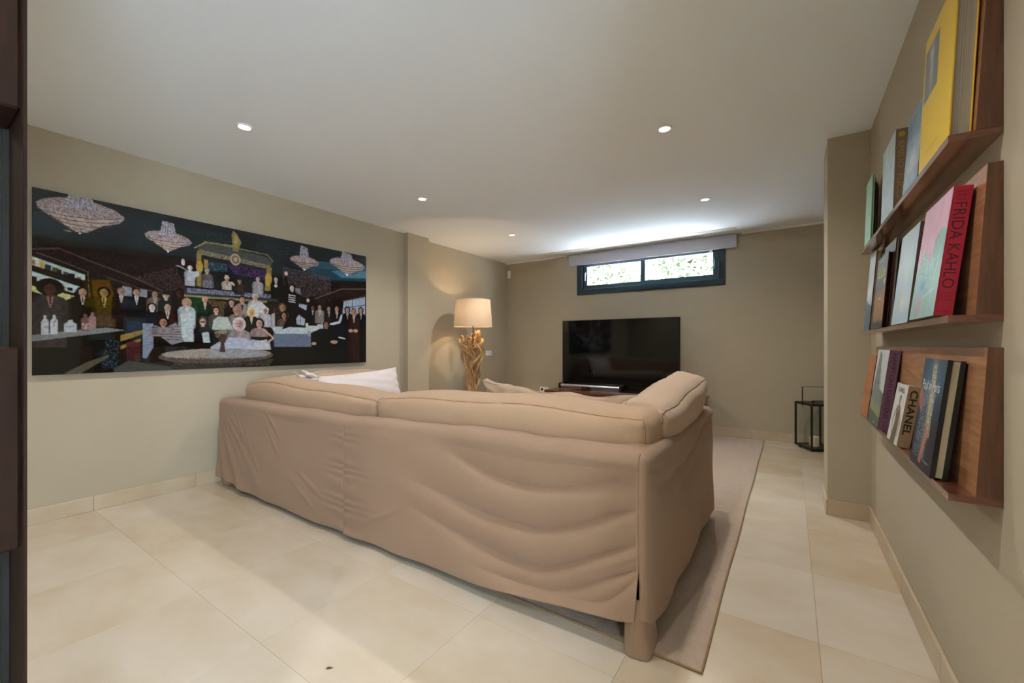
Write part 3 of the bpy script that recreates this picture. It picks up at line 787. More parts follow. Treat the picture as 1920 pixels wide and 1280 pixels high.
# ------------------------------------------------------------------ walnut room unit at the very left edge
u = thing('walnut_unit', 'dark walnut storage unit cut off by the left edge of the view', 'cabinet', (-1.0, .1, 0))
def ub(n, m, *a, bev=.003, par=u): 
    return local(MB().box(*a, bev), u).build(n, m, par) if par is u else MB().box(*a, bev).build(n, m, par)
ub('side_panel', M['walnut_dk'], -1.117, -.982, .1150, .1192, 0, 2.40, bev=.0008)
ub('top_panel', M['walnut_dk'], -1.117, -1.0, -.86, .1148, 2.36, 2.40)
ub('upper_cabinet', M['walnut_dk'], -1.116, -1.0, -.86, .1148, 1.508, 2.355, bev=.0035)
ub('middle_cabinet', M['walnut_dk'], -1.116, -1.0, -.86, .1148, .822, 1.137, bev=.0035)
ub('back_post', M['unit_post'], -1.135, -1.1175, .1062, .1175, 0, 2.40, bev=.001)
ub('side_panel', M['walnut_dk'], -1.117, -.982, -.876, -.862, 0, 2.40)
ub('base_panel', M['walnut_dk'], -1.116, -1.0, -.86, .1148, 0, .06)

# ------------------------------------------------------------------ picture
art = thing('wall_picture', 'very wide glossy acrylic picture of a crowded bar under chandeliers, on the left wall', 'picture', (XL, 1.743, 1.5435))
y0, y1, z0, z1 = .501, 2.986, .949, 2.138
local(MB().box(-3.976, -3.971, y0, y1, z0, z1, .001), art).build('acrylic_panel', mat('acrylic_edge', '0c1114', .15), art)
b = MB()
for (a, c, d, e) in ((y0 + .1, y1 - .1, z0 + .08, z0 + .11), (y0 + .1, y1 - .1, z1 - .11, z1 - .08)): b.box(XL, -3.977, a, c, d, e)
for yy in (y0 + .1, y1 - .13): b.box(XL, -3.977, yy, yy + .03, z0 + .11, z1 - .11)
local(b, art).build('hanging_frame', M['alu'], art)
cv = Cv(2484, 1189, 3.6, '1b1718')
cv.mottle(.35, 40); cv.run(ART); cv.mottle(.22, 150); cv.mottle(.18, 300); cv.a = (cv.a + np.roll(cv.a, 1, 0) * .5 + np.roll(cv.a, 1, 1) * .5) / 2
cv.mesh('printed_image', M['artprint'], art, (XL * 0 - 3.9705 - XL, y0 - 1.743, z0 - 1.5435), (0, 1, 0), (0, 0, 1), gain=.72)

# ------------------------------------------------------------------ floor speck
t = thing('dry_leaf', 'tiny brown dry leaf lying on the pale floor in front of the sofa', 'leaf', (-1.353, .863, 0), .8)
V = []; n = 9
for i in range(n):
    a = i / (n - 1); w = .0045 * math.sin(PI * a) ** .8 + .0003
    V += [((a - .5) * .022, -w, .0015 + .002 * math.sin(a * 3)), ((a - .5) * .022, 0, .0005), ((a - .5) * .022, w, .002 + .0015 * math.sin(a * 4))]
o = mk('blade', V, [[3 * i + k, 3 * i + 3 + k, 3 * i + 4 + k, 3 * i + 1 + k] for i in range(n - 1) for k in (0, 1)], mat('dead_leaf', '5a3a20', .8), t)
MB().tube([(.011, 0, .001), (.015, .001, .002)], .0006, 5).build('stem', o.data.materials[0], t)

# ------------------------------------------------------------------ rug
RX0, RX1, RY0, RY1 = -3.3, -.258, 1.565, 5.80
rug = thing('rug', 'large beige wool rug under the sofa, reaching the back wall', 'rug', (-1.78, 3.68, 0))
nx, ny = 90, 130
P = np.zeros((nx, ny, 3))
xs_ = np.linspace(RX0, RX1, nx); ys_ = np.linspace(RY0, RY1, ny)
X, Y = np.meshgrid(xs_, ys_, indexing='ij')
edge = np.minimum(np.minimum(X - RX0, RX1 - X), np.minimum(Y - RY0, RY1 - Y))
Z = .004 + .010 * (1 - np.exp(-edge / .006)) + .0008 * np.sin(X * 7 + Y * 3) * np.sin(Y * 5)
Xw = X + np.where(X > RX1 - .02, .002 * np.sin(Y * 5), 0)
P[..., 0] = Xw + 1.78; P[..., 1] = Y - 3.68; P[..., 2] = Z
o = grid('pile', P, M['rug'], rug)
b = MB()
q = [(RX0, RY0), (RX1, RY0), (RX1, RY1), (RX0, RY1)]
pts = []
for k in range(4):
    (xa, ya), (xb, yb_) = q[k], q[(k + 1) % 4]
    for i in range(60):
        f = i / 60; x = xa + (xb - xa) * f; y = ya + (yb_ - ya) * f
        if k == 1: x += .002 * math.sin(y * 5)
        pts.append((x + 1.78, y - 3.68, .0045))
b.tube(pts, .0043, 8, closed=True); b.build('bound_edge', M['rug_edge'], rug, True)

# ================================================================== SOFA
def folds(X, Z, F):
    D = np.zeros_like(X)
    for pts, A, wu, wd, t0, t1, k in F:
        px = [p[0] for p in pts]; xa, xb = px[0], px[-1]
        # smooth centre line
        gx_ = np.linspace(xa - .4, xb + .4, 400); pz = [p[1] for p in pts]
        gz = np.interp(gx_, px, pz); gz = np.where(gx_ < xa, pz[0] + (gx_ - xa) * (pz[1] - pz[0]) / (px[1] - px[0]), gz); gz = np.where(gx_ > xb, pz[-1] + (gx_ - xb) * (pz[-1] - pz[-2]) / (px[-1] - px[-2]), gz)
        st = gx_[1] - gx_[0]; kk = np.exp(-(np.arange(-60, 61) * st / .07) ** 2); kk /= kk.sum()
        zc = np.interp(X, gx_, np.convolve(np.pad(gz, 60, mode='reflect', reflect_type='odd'), kk, 'valid'))
        taper = np.clip((X - xa) / t0, 0, 1); taper = taper ** 2 * (3 - 2 * taper)
        tb = np.clip((xb - X) / t1, 0, 1); tb = k + (1 - k) * tb ** 2 * (3 - 2 * tb)
        tb = np.where(X > xb, k if k else 0, tb)
        s = Z - zc
        r = np.where(s > 0, np.exp(-np.sqrt(s * s + .00003) / wu), np.exp(-np.sqrt(s * s + .00003) / wd))
        D -= A * taper * tb * r
    return D
sofa = thing('sofa', 'large beige linen slipcovered sofa seen from behind, standing on the rug', 'sofa', (-2.15, 2.27, 0))
SO = np.array([-2.15, 2.27, 0])
topz = [(-3.95, .695), (-3.8, .703), (-2.2, .703), (-1.2, .738), (-.43, .742)]
hemz = [(-3.95, .09), (-3.79, .075), (-3.5, .045), (-3.1, .034), (-2.5, .032), (-1.9, .034), (-1.2, .05), (-.9, .08), (-.52, .122), (-.43, .142)]
XA, XZ, YBK, YEND, TH, R0, RC = -3.885, -.43, 1.50, 3.03, .155, .038, .022
# columns of the slipcover run round the outside: left arm, back, right arm
cols = []
for y in np.linspace(YEND, YBK + RC, 120, endpoint=False): cols.append(('L', y, 0))
for a_ in np.linspace(0, 1, 8, endpoint=False): cols.append(('CL', a_, 0))
xb_ = np.concatenate([np.linspace(XA + RC, -.60, 400, endpoint=False), np.linspace(-.60, XZ - RC, 60, endpoint=False)])
for x in xb_: cols.append(('B', x, 0))
for a_ in np.linspace(0, 1, 8, endpoint=False): cols.append(('CR', a_, 0))
for y in np.linspace(YBK + RC, YEND, 190): cols.append(('R', y, 0))
NC = len(cols); NZ = 150
kind = np.array([c_[0] for c_ in cols]); val = np.array([c_[1] for c_ in cols])
rows = [('out', j / NZ) for j in range(NZ + 1)] + [('r1', j / 8) for j in range(1, 8)] + [('top', j / 8) for j in range(9)] + [('r2', j / 8) for j in range(1, 8)] + [('in', j / 12) for j in range(13)]
fsR = np.clip((np.where(kind == 'R', val, YBK) - YBK) / (YEND - YBK), 0, 1); fsL = np.clip((np.where(kind == 'L', val, YBK) - YBK) / (YEND - YBK), 0, 1)
xc = np.where(kind == 'B', val, np.where((kind == 'L') | (kind == 'CL'), XA, XZ))
tz = interp(xc, topz); hz = interp(xc, hemz)
tz += np.where(kind == 'B', .003 * np.sin(xc * 9) + .002 * np.sin(xc * 23), 0) * np.clip((XZ - xc) / .2, 0, 1)
def wave(f): return .012 * (np.sin(f * 5.2 + .6) - math.sin(.6)) + .012 * np.exp(-((f - .78) / .12) ** 2) - .014 * np.exp(-((f - .33) / .16) ** 2) * np.clip(f / .1, 0, 1)
tz += np.where(kind == 'R', wave(fsR), 0) + np.where(kind == 'L', .5 * wave(fsL) + .03 * fsL, 0)
hz = np.where(kind == 'R', np.interp(fsR, [0, .03, .15, .3, .7, .9, 1], [.142, .125, .080, .085, .09, .075, .06]), hz)
hz = np.where(kind == 'L', np.interp(fsL, [0, .2, 1], [.09, .06, .05]), hz)
def plan(d):
    px = np.zeros(NC); py = np.zeros(NC)
    k = kind == 'L'; px[k] = XA + d; py[k] = np.maximum(val[k], YBK + d)
    k = kind == 'R'; px[k] = XZ - d; py[k] = np.maximum(val[k], YBK + d)
    k = kind == 'B'; px[k] = np.clip(val[k], XA + d, XZ - d); py[k] = YBK + d
    for kk, cx, sg in (('CL', XA + RC, -1), ('CR', XZ - RC, 1)):
        k = kind == kk; a_ = val[k] * PI / 2 if sg < 0 else (1 - val[k]) * PI / 2
        if d < RC: px[k] = cx + sg * (RC - d) * np.cos(a_); py[k] = YBK + RC - (RC - d) * np.sin(a_)
        else: px[k] = XA + d if sg < 0 else XZ - d; py[k] = YBK + d
    return px, py
nx_ = np.zeros(NC); ny_ = np.zeros(NC)
nx_[kind == 'L'] = -1; nx_[kind == 'R'] = 1; ny_[kind == 'B'] = -1
for kk, sg in (('CL', -1), ('CR', 1)):
    k = kind == kk; a_ = val[k] * PI / 2 if sg < 0 else (1 - val[k]) * PI / 2; nx_[k] = sg * np.cos(a_); ny_[k] = -np.sin(a_)
P = np.zeros((NC, len(rows), 3))
for j, (rk, f) in enumerate(rows):
    if rk == 'out': d = 0; z = hz + (tz - R0 - hz) * f
    elif rk == 'r1': a_ = f * PI / 2; d = R0 - R0 * math.cos(a_); z = tz - R0 + R0 * math.sin(a_)
    elif rk == 'top': d = R0 + (TH - 2 * R0) * f; z = tz + .006 * math.sin(PI * f)
    elif rk == 'r2': a_ = f * PI / 2; d = TH - R0 + R0 * math.sin(a_); z = tz - R0 + R0 * math.cos(a_)
    else: d = TH; z = (tz - R0) + (.42 - tz + R0) * f
    px, py = plan(d); P[:, j] = np.stack([px, py, z], 1)
X = P[:, :NZ + 1, 0]; Yg = P[:, :NZ + 1, 1]; Z = P[:, :NZ + 1, 2]
FB = [([(-1.5, .68), (-1.2, .655), (-1.0, .648), (-.75, .66), (-.43, .70)], .008, .03, .03, .3, .2, .3),
      ([(-1.55, .66), (-1.3, .60), (-1.178, .545), (-.937, .522), (-.725, .568), (-.43, .662)], .044, .06, .024, .5, .14, .3),
      ([(-1.75, .47), (-1.5, .42), (-1.2, .355), (-.895, .349), (-.68, .425), (-.53, .513), (-.43, .555)], .055, .065, .025, .6, .14, .3),
      ([(-1.7, .33), (-1.4, .25), (-1.1, .19), (-.895, .184), (-.749, .248), (-.582, .34), (-.43, .43)], .055, .065, .025, .6, .14, .3),
      ([(-1.3, .13), (-1.0, .105), (-.782, .126), (-.646, .204), (-.43, .335)], .044, .055, .022, .4, .12, .35),
      ([(-.85, .09), (-.72, .125), (-.614, .14), (-.552, .172), (-.44, .31)], .030, .05, .02, .15, .08, .4),
      ([(-1.0, .60), (-.8, .60), (-.62, .615), (-.43, .635)], .006, .022, .018, .3, .04, .3),
      ([(-.75, .47), (-.6, .50), (-.43, .525)], .007, .02, .018, .2, .04, .3),
      ([(-.8, .33), (-.65, .385), (-.5, .46), (-.43, .485)], .006, .02, .018, .25, .04, .3),
      ([(-.75, .19), (-.6, .27), (-.43, .375)], .007, .02, .018, .25, .04, .3)]
DB = folds(X, Z, FB)
dx = X + 2.19
amp = .004 + .009 * np.clip(1 - Z / .62, 0, 1)
ph = 2 * PI * (Z / .058 + .35 * np.sin(Z * 31))
DB += amp * np.sin(ph + .9 * np.sign(dx)) * np.exp(-np.abs(dx) / .07) * (1 - np.exp(-(dx / .012) ** 2)) * np.clip((.69 - Z) / .08, 0, 1)
DB -= .010 * np.exp(-(dx / .007) ** 2)                                   # centre seam
DB += .004 * np.exp(-((dx - .012) / .006) ** 2)
th = np.arctan2(.80 - Z, X + 4.02)
msk = np.exp(-((X + 3.72) / .28) ** 2) * np.clip(1.1 - Z / .60, 0, 1)
DB += .008 * np.sin(th * 40 + 1.5 * np.sin(th * 9)) * msk + .006 * np.sin(th * 27 + 2) * np.exp(-((X + 3.4) / .4) ** 2) * np.clip(1 - Z / .55, 0, 1)
for (xx, zz, l, an, A) in [(-3.05, .60, .10, -.7, .008), (-3.0, .45, .09, -.8, .007), (-2.55, .25, .12, -.4, .006), (-2.6, .16, .12, -.5, .006), (-1.85, .2, .12, .45, .004), (-3.3, .33, .14, -.9, .007), (-3.5, .5, .12, -.9, .006)]:
    a_ = (X - xx) * math.cos(an) + (Z - zz) * math.sin(an); c_ = -(X - xx) * math.sin(an) + (Z - zz) * math.cos(an)
    DB += A * np.exp(-(a_ / l) ** 2) * (np.exp(-((c_ - .012) / .014) ** 2) - np.exp(-((c_ + .012) / .014) ** 2))
DB += .006 * np.sin(X * 3.1 + 1) * np.sin(Z * 6 + X) + .0025 * np.sin(X * 13 + Z * 9) * np.sin(Z * 17 - X * 5)
DB += .006 * np.sin(X * 11 + 2 * np.sin(X * 3)) * np.exp(-(Z - hz[:, None]) / .05)
DB += .010 * np.clip(1 - Z / .5, 0, 1) ** 2 + .006 * np.sin(PI * np.clip(Z / .7, 0, 1))
DA = folds(-(Yg - YEND), Z, [([(-.1, .70), (.4, .62), (.8, .56), (1.15, .56), (1.5, .62)], .020, .05, .05, .1, .3, 0),
                             ([(-.1, .60), (.35, .56), (.8, .48), (1.2, .46)], .012, .06, .06, .2, .3, 0)])
DA += .014 * np.sin(PI * np.clip((Yg - YBK) / 1.53, 0, 1)) * np.sin(PI * np.clip(Z / .7, 0, 1)) + .004 * np.sin(Yg * 9 + Z * 3) * np.sin(Z * 8) + .002 * np.sin(Yg * 21 + Z * 11)
DA += .003 * np.sin(Yg * 12) * np.exp(-(Z - hz[:, None]) / .07) + .012 * np.clip(1 - Z / .4, 0, 1) ** 2
DA += .005 * np.sin(np.arctan2(Z - .74, Yg - 1.40) * 26) * np.exp(-((Yg - 1.5) ** 2 + (Z - .66) ** 2) / .03)
isB = (kind == 'B')[:, None]
blend = np.where(isB, np.clip(np.minimum(X - XA - RC, XZ - RC - X) / .014, .12, 1), np.where(((kind == 'L') | (kind == 'R'))[:, None], np.clip((Yg - YBK - RC) / .05, .12, 1), .12))
D = np.where(isB, DB, np.where(((kind == 'L') | (kind == 'R'))[:, None], DA, .5 * (DB + DA))) * blend
fade = np.linspace(0, 1, NZ + 1)[None]
D *= np.clip((1 - fade) / .06, 0, 1)
P[:, :NZ + 1, 0] += D * nx_[:, None]; P[:, :NZ + 1, 1] += D * ny_[:, None]
lean = np.exp(-(P[..., 0] - XA) / .25) * np.exp(-np.maximum(P[..., 1] - 1.5, 0) / .5) * np.clip(1 - P[..., 2] / .68, 0, 1) ** 1.6
P[..., 0] -= .07 * lean
# vent at the right rear corner: the two sides of the seam part towards the hem
sx = XZ - RC - .004
g_ = P[:, :NZ + 1]; kB = kind == 'B'; kR = (kind == 'R') | (kind == 'CR')
op = np.clip((.32 - g_[..., 2]) / .18, 0, 1)
g_[kB, :, 0] -= (.016 * op * np.exp(-(sx - X) / .05))[kB]
g_[kR, :, 1] += (.014 * op * np.exp(-np.maximum(Yg - YBK, 0) / .06))[kR]
ib = int(np.where(kB)[0][-1])
def part(name, i0, i1):
    o = grid(name, P[i0:i1] - SO, M['linen'], sofa); md = o.modifiers.new('thickness', 'SOLIDIFY'); md.thickness = .004; md.offset = 1
    o.data.flip_normals() if False else None
    return o
nl = int(np.where(kind == 'CL')[0][4])
part('arm_cover', 0, nl + 1); bp = part('back_cover', nl, ib + 1); part('arm_cover', ib + 1, NC)
# closing strip of the corner seam above the vent
js = [j for j in range(NZ + 1) if P[ib, j, 2] > .315] + list(range(NZ + 1, len(rows)))
strip = np.stack([P[ib, js], P[ib + 1, js]], 0) - SO
grid('corner_strip', strip, M['linen'], sofa)
b = MB(); b.tube([tuple(P[i, 0] - SO + np.array([0, 0, .002])) for i in range(nl, ib + 1, 4)], .004, 6); b.build('hem', M['linen'], sofa, True)
b = MB(); b.tube([tuple(P[i, 0] - SO + np.array([0, 0, .002])) for i in range(ib + 1, NC, 4)], .004, 6); b.build('hem', M['linen'], sofa, True)
b = MB(); b.tube([tuple((P[ib, j] + P[ib + 1, j]) / 2 - SO + np.array([.0, -.001, 0])) for j in js[:-37:3]], .0013, 6); b.build('corner_seam', M['linen'], sofa, True)
for i_ in (0, NC - 1):
    E_ = P[i_] - SO; mk('arm_front', [tuple(p) for p in E_], [list(range(len(E_)))], M['linen'], sofa)
def sb(n, m, x0, x1, y0, y1, z0, z1, bev=0, sm=False):
    o = MB().box(x0 - SO[0], x1 - SO[0], y0 - SO[1], y1 - SO[1], z0, z1, bev).build(n, m, sofa); return o
sb('frame', M['under'], -3.80, -.52, 1.60, 2.98, .16, .42, .01)
sb('front_panel', M['linen'], -3.85, -.47, 2.985, 3.0, .05, .43, .004)
# draped leg covers
def legcover(x0, x1, y0, y1, h, bul):
    n = 48; P = np.zeros((n, 20, 3)); cx, cy = (x0 + x1) / 2, (y0 + y1) / 2; hx, hy = (x1 - x0) / 2, (y1 - y0) / 2
    for i in range(n):
        a = 2 * PI * i / n; c, s = math.cos(a), math.sin(a); k = (abs(c) ** 5 + abs(s) ** 5) ** (-1 / 5)
        for j in range(20):
            f = j / 19; z = .003 + f * h
            w = 1 + bul * math.exp(-((f - .02) / .30) ** 2) * (1 if c > 0 else .15) + .03 * math.sin(a * 6 + f * 2) * (1 - f)
            fold = -.006 * math.exp(-((a - 4.55) / .12) ** 2)
            P[i, j] = (cx + hx * c * k * w, cy + (hy * s * k) * (1 + .03 * math.sin(a * 3)) + fold, z)
    o = grid('leg_cover', P - SO, M['linen'], sofa, close_u=True)
    return o
legcover(-.518, -.434, 1.508, 1.66, .215, .36)
legcover(-3.92, -3.80, 1.525, 1.62, .16, .05)
legcover(-.545, -.455, 2.85, 2.97, .22, .05)
legcover(-3.86, -3.76, 2.85, 2.97, .22, .05)

# ------------------------------------------------------------------ cushions
def lattice(nx, ny, nz):
    idx = {}; pts = []; faces = []
    def vid(i, j, k):
        if (i, j, k) not in idx: idx[i, j, k] = len(pts); pts.append((i / nx * 2 - 1, j / ny * 2 - 1, k / nz * 2 - 1))
        return idx[i, j, k]
    for j in range(ny):
        for k in range(nz):
            faces.append([vid(0, j, k), vid(0, j, k + 1), vid(0, j + 1, k + 1), vid(0, j + 1, k)]); faces.append([vid(nx, j, k), vid(nx, j + 1, k), vid(nx, j + 1, k + 1), vid(nx, j, k + 1)])
    for i in range(nx):
        for k in range(nz):
            faces.append([vid(i, 0, k), vid(i + 1, 0, k), vid(i + 1, 0, k + 1), vid(i, 0, k + 1)]); faces.append([vid(i, ny, k), vid(i, ny, k + 1), vid(i + 1, ny, k + 1), vid(i + 1, ny, k)])
        for j in range(ny):
            faces.append([vid(i, j, 0), vid(i, j + 1, 0), vid(i + 1, j + 1, 0), vid(i + 1, j, 0)]); faces.append([vid(i, j, nz), vid(i + 1, j, nz), vid(i + 1, j + 1, nz), vid(i, j + 1, nz)])
    return np.array(pts), faces
def box_cushion(name, w, d, h, r, puff, seed, material, parent, loc, rot=(0, 0, 0), wr=.004, seam_y=.78, label=None, ext=None, res=.022, seams=True):
    rs = np.random.RandomState(seed); ph = rs.rand(12) * 6.28
    half = np.array([w / 2, d / 2, h / 2])
    def f(A):
        A = A * (1.5 - .5 * A * A)
        p = A * half; inner = half - r; c = np.clip(p, -inner, inner); dlt = p - c; L_ = np.linalg.norm(dlt, axis=1, keepdims=True)
        mx = np.max(np.abs(A), axis=1, keepdims=True)
        q = np.where(L_ > 1e-9, c + dlt / np.maximum(L_, 1e-9) * r * np.clip(mx, 0, 1), p)
        ax, ay, az = A[:, 0], A[:, 1], A[:, 2]
        q[:, 1] += np.sign(ay) * np.abs(ay) * puff * (1 - ax ** 4) * (1 - az ** 4)
        q[:, 2] += .5 * puff * (1 - ax ** 4) * np.where(az > 0, az, 0) * (1 - ay ** 2) + .012 * np.sin(ax * 2.6 + ph[0]) * (az > 0) * az + .006 * np.sin(ax * 7 + ph[1]) * az
        q[:, 0] += .4 * puff * ax * (1 - ay ** 2) * (1 - az ** 2)
        # creases that run in from the corners
        ed = np.exp(-(1 - np.abs(ax)) * w / 2 / .16)
        wv = np.sin(az * h * 46 + ax * 5 + ph[2] + 3 * np.sin(ax * 9 + ph[3])) * ed + .5 * np.sin(ax * w * 34 + ph[4] + 2 * np.sin(az * 4)) * np.exp(-(1 - np.abs(az)) * h / 2 / .06)
        wv += .45 * np.sin(ax * w * 9 + az * 6 + ph[5]) * np.sin(az * h * 14 + ph[6])
        q[:, 1] += np.sign(ay) * wr * wv * np.abs(ay); q[:, 2] += wr * .8 * np.sign(az) * np.abs(az) * np.sin(ax * w * 40 + ay * 4 + ph[7]) * ed
        if ext: q = ext(q, A)
        return q
    nn = [max(6, int(s / res)) for s in (w, d, h)]
    A, F_ = lattice(*nn)
    o = mk(name, f(A), F_, material, parent, True); o.location = loc; o.rotation_euler = rot
    if seams:
        for sy in (-seam_y, seam_y):
            m = 160; t = np.linspace(0, 4, m, endpoint=False); L4 = []
            for tt in t:
                k = int(tt); g = (tt - k) * 2 - 1
                e = .86
                L4.append([(g, -1), (1, g), (-g, 1), (-1, -g)][k])
            A2 = np.array([(a, sy, c) for a, c in L4])
            Pp = f(A2)
            MB().tube([tuple(p) for p in Pp], .0015, 6, closed=True).build('piping', M['seam'] , o, True)
    return o
ls = SO
# two long back cushions of the sofa
def extL(q, A):
    q[:, 2] += -.03 * np.clip(-(A[:, 0] + .75) / .25, 0, 1) * (A[:, 2] > 0) - .022 * np.clip((A[:, 0] - .3) / .7, 0, 1) * (A[:, 2] > 0) * A[:, 2]; return q
box_cushion('back_cushion', 1.70, .26, .44, .055, .03, 3, M['linen_mid'], sofa, (-2.95 - ls[0], 1.785 - ls[1], .633), (.06, 0, 0), ext=extL)
def extR(q, A):
    q[:, 2] += .012 * A[:, 0] * (A[:, 2] > 0) * A[:, 2]; return q
box_cushion('back_cushion', 1.64, .27, .44, .05, .028, 5, M['linen_mid'], sofa, (-1.285 - ls[0], 1.785 - ls[1], .642), (.06, 0, 0), ext=extR)
for k in range(2):
    box_cushion('seat_cushion', 1.58, .98, .16, .05, .02, 8 + k, M['linen_light'], sofa, (-3.0 + 1.69 * k + .0 - ls[0], 2.42 - ls[1], .50), res=.05, seams=False)

# ------------------------------------------------------------------ loose cushions lying on the sofa
c = box_cushion('arm_cushion', 1.08, .21, .46, .05, .03, 21, M['linen_light'], None, (-.585, 2.39, .690), (.22, -.06, PI / 2), wr=.004)
tag(c, 'big beige linen cushion leaning over the right arm of the sofa', 'cushion')
c = box_cushion('arm_cushion', 1.05, .24, .42, .05, .03, 22, M['linen_light'], None, (-3.70, 2.40, .66), (-.15, 0, PI / 2), wr=.006)
tag(c, 'beige cushion against the left arm, mostly hidden behind the pale lilac pillow', 'cushion')

def pillow(name, w, h, t, seed, material, loc, rot, wr=.006, mod=None):
    rs = np.random.RandomState(seed); ph = rs.rand(10) * 6.28; n = 90; m = 60
    U, V = np.meshgrid(np.sin(np.linspace(-1, 1, n) * PI / 2), np.sin(np.linspace(-1, 1, m) * PI / 2), indexing='ij')
    prof = (np.clip(1 - np.abs(U) ** 2.6, 0, 1) ** .55) * (np.clip(1 - np.abs(V) ** 2.4, 0, 1) ** .55)
    sx = 1 - .05 * (1 - V ** 2) * 1.0; sz = 1 - .10 * (1 - U ** 2)
    x = U * w / 2 * sx; z = V * h / 2 * sz
    rad = np.arctan2(V, U)
    wv = np.sin(rad * 17 + ph[0] + 2 * np.sin(U * 5)) * np.clip((U ** 2 + V ** 2) - .5, 0, 1) + .6 * np.sin(U * 8 + V * 6 + ph[1]) * np.sin(V * 9 + ph[2])
    yf = -prof * t / 2 - wr * wv * prof ** .3; yb = prof * t / 2 + wr * wv * prof ** .3
    A = np.stack([x, yf, z], -1); B = np.stack([x, yb, z], -1)
    if mod: A = mod(A, U, V, -1); B = mod(B, U, V, 1)
    idx = np.arange(n * m).reshape(n, m)
    idb = idx + n * m; idb = idb.copy(); idb[0] = idx[0]; idb[-1] = idx[-1]; idb[:, 0] = idx[:, 0]; idb[:, -1] = idx[:, -1]
    f = []
    for i in range(n - 1):
        for j in range(m - 1):
            f.append([idx[i, j], idx[i + 1, j], idx[i + 1, j + 1], idx[i, j + 1]]); q = [idb[i, j], idb[i, j + 1], idb[i + 1, j + 1], idb[i + 1, j]]; f.append([int(a) for a in q])
    o = mk(name, np.concatenate([A.reshape(-1, 3), B.reshape(-1, 3)]), [[int(a) for a in q] for q in f], material, None, True)
    bpy_rim = [tuple(A[i, 0]) for i in range(n)] + [tuple(A[-1, j]) for j in range(m)] + [tuple(A[i, -1]) for i in range(n - 1, -1, -1)] + [tuple(A[0, j]) for j in range(m - 1, -1, -1)]
    MB().tube(bpy_rim[::3], .0026, 6, closed=True).build('piping', material, o, True)
    o.location = loc; o.rotation_euler = rot
    return o
def m1(A, U, V, s):          # slumped open-ended case, its left end pulled to a point
    A = A.copy(); e = np.clip((-U - .55) / .45, 0, 1)
    A[..., 2] += .02 * e * (V > 0) * V - .0 * np.clip((U - .2) / .8, 0, 1) * V + .008 * np.sin(U * 9) * (V > 0)
    A[..., 1] += s * .02 * e * np.clip(V, 0, 1)
    k = np.exp(-((V - .45 + .35 * U) / .06) ** 2) * np.clip(1 - U * .4, 0, 1); A[..., 1] += .012 * k * (s < 0)
    return A
c = pillow('throw_pillow', .93, .50, .15, 31, M['linen_light'], (-1.07, 2.07, .668), (.30, .03, 0), .010, m1)
tag(c, 'flat crumpled beige pillow peeking over the right back cushion, in front of the television', 'pillow')
def m2(A, U, V, s):          # gathered, knotted end
    A = A.copy(); e = np.clip((-U - .62) / .38, 0, 1)
    A[..., 2] *= (1 - .45 * np.sin(PI * np.clip(e, 0, 1)) * 1.0); A[..., 2] += .06 * e
    A[..., 1] += .03 * np.sin(V * 14) * e * .6
    A[..., 2] += .02 * U
    return A
c = pillow('throw_pillow', 1.10, .44, .20, 33, M['lilac'], (-3.47, 2.50, .675), (-.35, 0, PI / 2), .008, m2)
tag(c, 'pale lilac pillow with gathered end on the left side of the sofa', 'pillow')
def knot():
    b = MB(); base = Vector((0, -.055, .14)) ; o = c
    for k in range(5):
        pts = []; a0 = k * 1.25
        for i in range(14):
            f = i / 13; r = .022 + .05 * f
            pts.append((-.40 - .12 * f, -.03 + r * math.cos(a0 + f * .7), .165 + .03 * f + r * math.sin(a0 + f * .7) * .7))
        b.tube(pts, [.017 + .010 * math.sin(i / 13 * 3) - .012 * (i / 13) for i in range(14)], 8)
    b.build('gathered_end', M['lilac'], o, True)
knot()

# ------------------------------------------------------------------ media furniture
cs = thing('media_console', 'low reddish-brown wooden console under the television', 'cabinet', (-1.9, 5.52, 0))
def L(o, mb): return local(mb, o)
L(cs, MB().box(-2.95, -.85, 5.25, 5.78, .465, .500, .003)).build('top', M['mahogany'], cs)
L(cs, MB().box(-2.93, -.87, 5.30, 5.77, .06, .464)).build('carcass', M['mahogany'], cs)
for k in range(4):
    x = -2.925 + .5125 * k
    d = L(cs, MB().box(x + .003, x + .509, 5.282, 5.299, .07, .455, .002)).build('door', M['mahogany'], cs)
    L(cs, MB().box(x + .22, x + .29, 5.27, 5.282, .40, .412, .002)).build('handle', M['alu'], d)
for x in (-2.9, -.95):
    for y in (5.33, 5.70): L(cs, MB().box(x - .02, x + .05, y, y + .04, .0145 if y < 5.8 else 0, .06)).build('leg', M['mahogany'], cs)
tv = thing('television', 'large flat black television on the reddish console below the window', 'television', (-2.005, 5.62, .50))
L(tv, MB().box(-2.838, -1.172, 5.605, 5.645, .563, 1.505, .003)).build('case', M['tvb'], tv)
L(tv, MB().box(-2.829, -1.181, 5.6030, 5.6048, .575, 1.497)).build('screen', M['tv'], tv)
L(tv, MB().box(-2.15, -1.86, 5.63, 5.66, .512, .62, .003)).build('neck', M['tvb'], tv)
L(tv, MB().box(-2.30, -1.35, 5.38, 5.72, .5005, .512, .003)).build('stand_plate', mat('glossy_stand_plate', '2a2426', .08, spec=.7), tv)
L(tv, MB().box(-2.30, -1.35, 5.374, 5.38, .5005, .512, .001)).build('plate_edge', M['alu'], tv)
sb_ = thing('sound_bar', 'slim silver sound bar with black ends in front of the television', 'speaker', (-2.35, 5.48, .50))
b = MB(); b.tube([(-2.80, 5.50, .552), (-1.92, 5.50, .552)], .031, 20); b.box(-2.80, -1.92, 5.485, 5.515, .513, .53, .002)
autosm(L(sb_, b).build('body', M['alu'], sb_), 40)
for x in (-2.835, -1.92): autosm(L(sb_, MB().box(x, x + .038, 5.462, 5.54, .5125, .592, .01)).build('end_cap', M['blk'], sb_), 30)
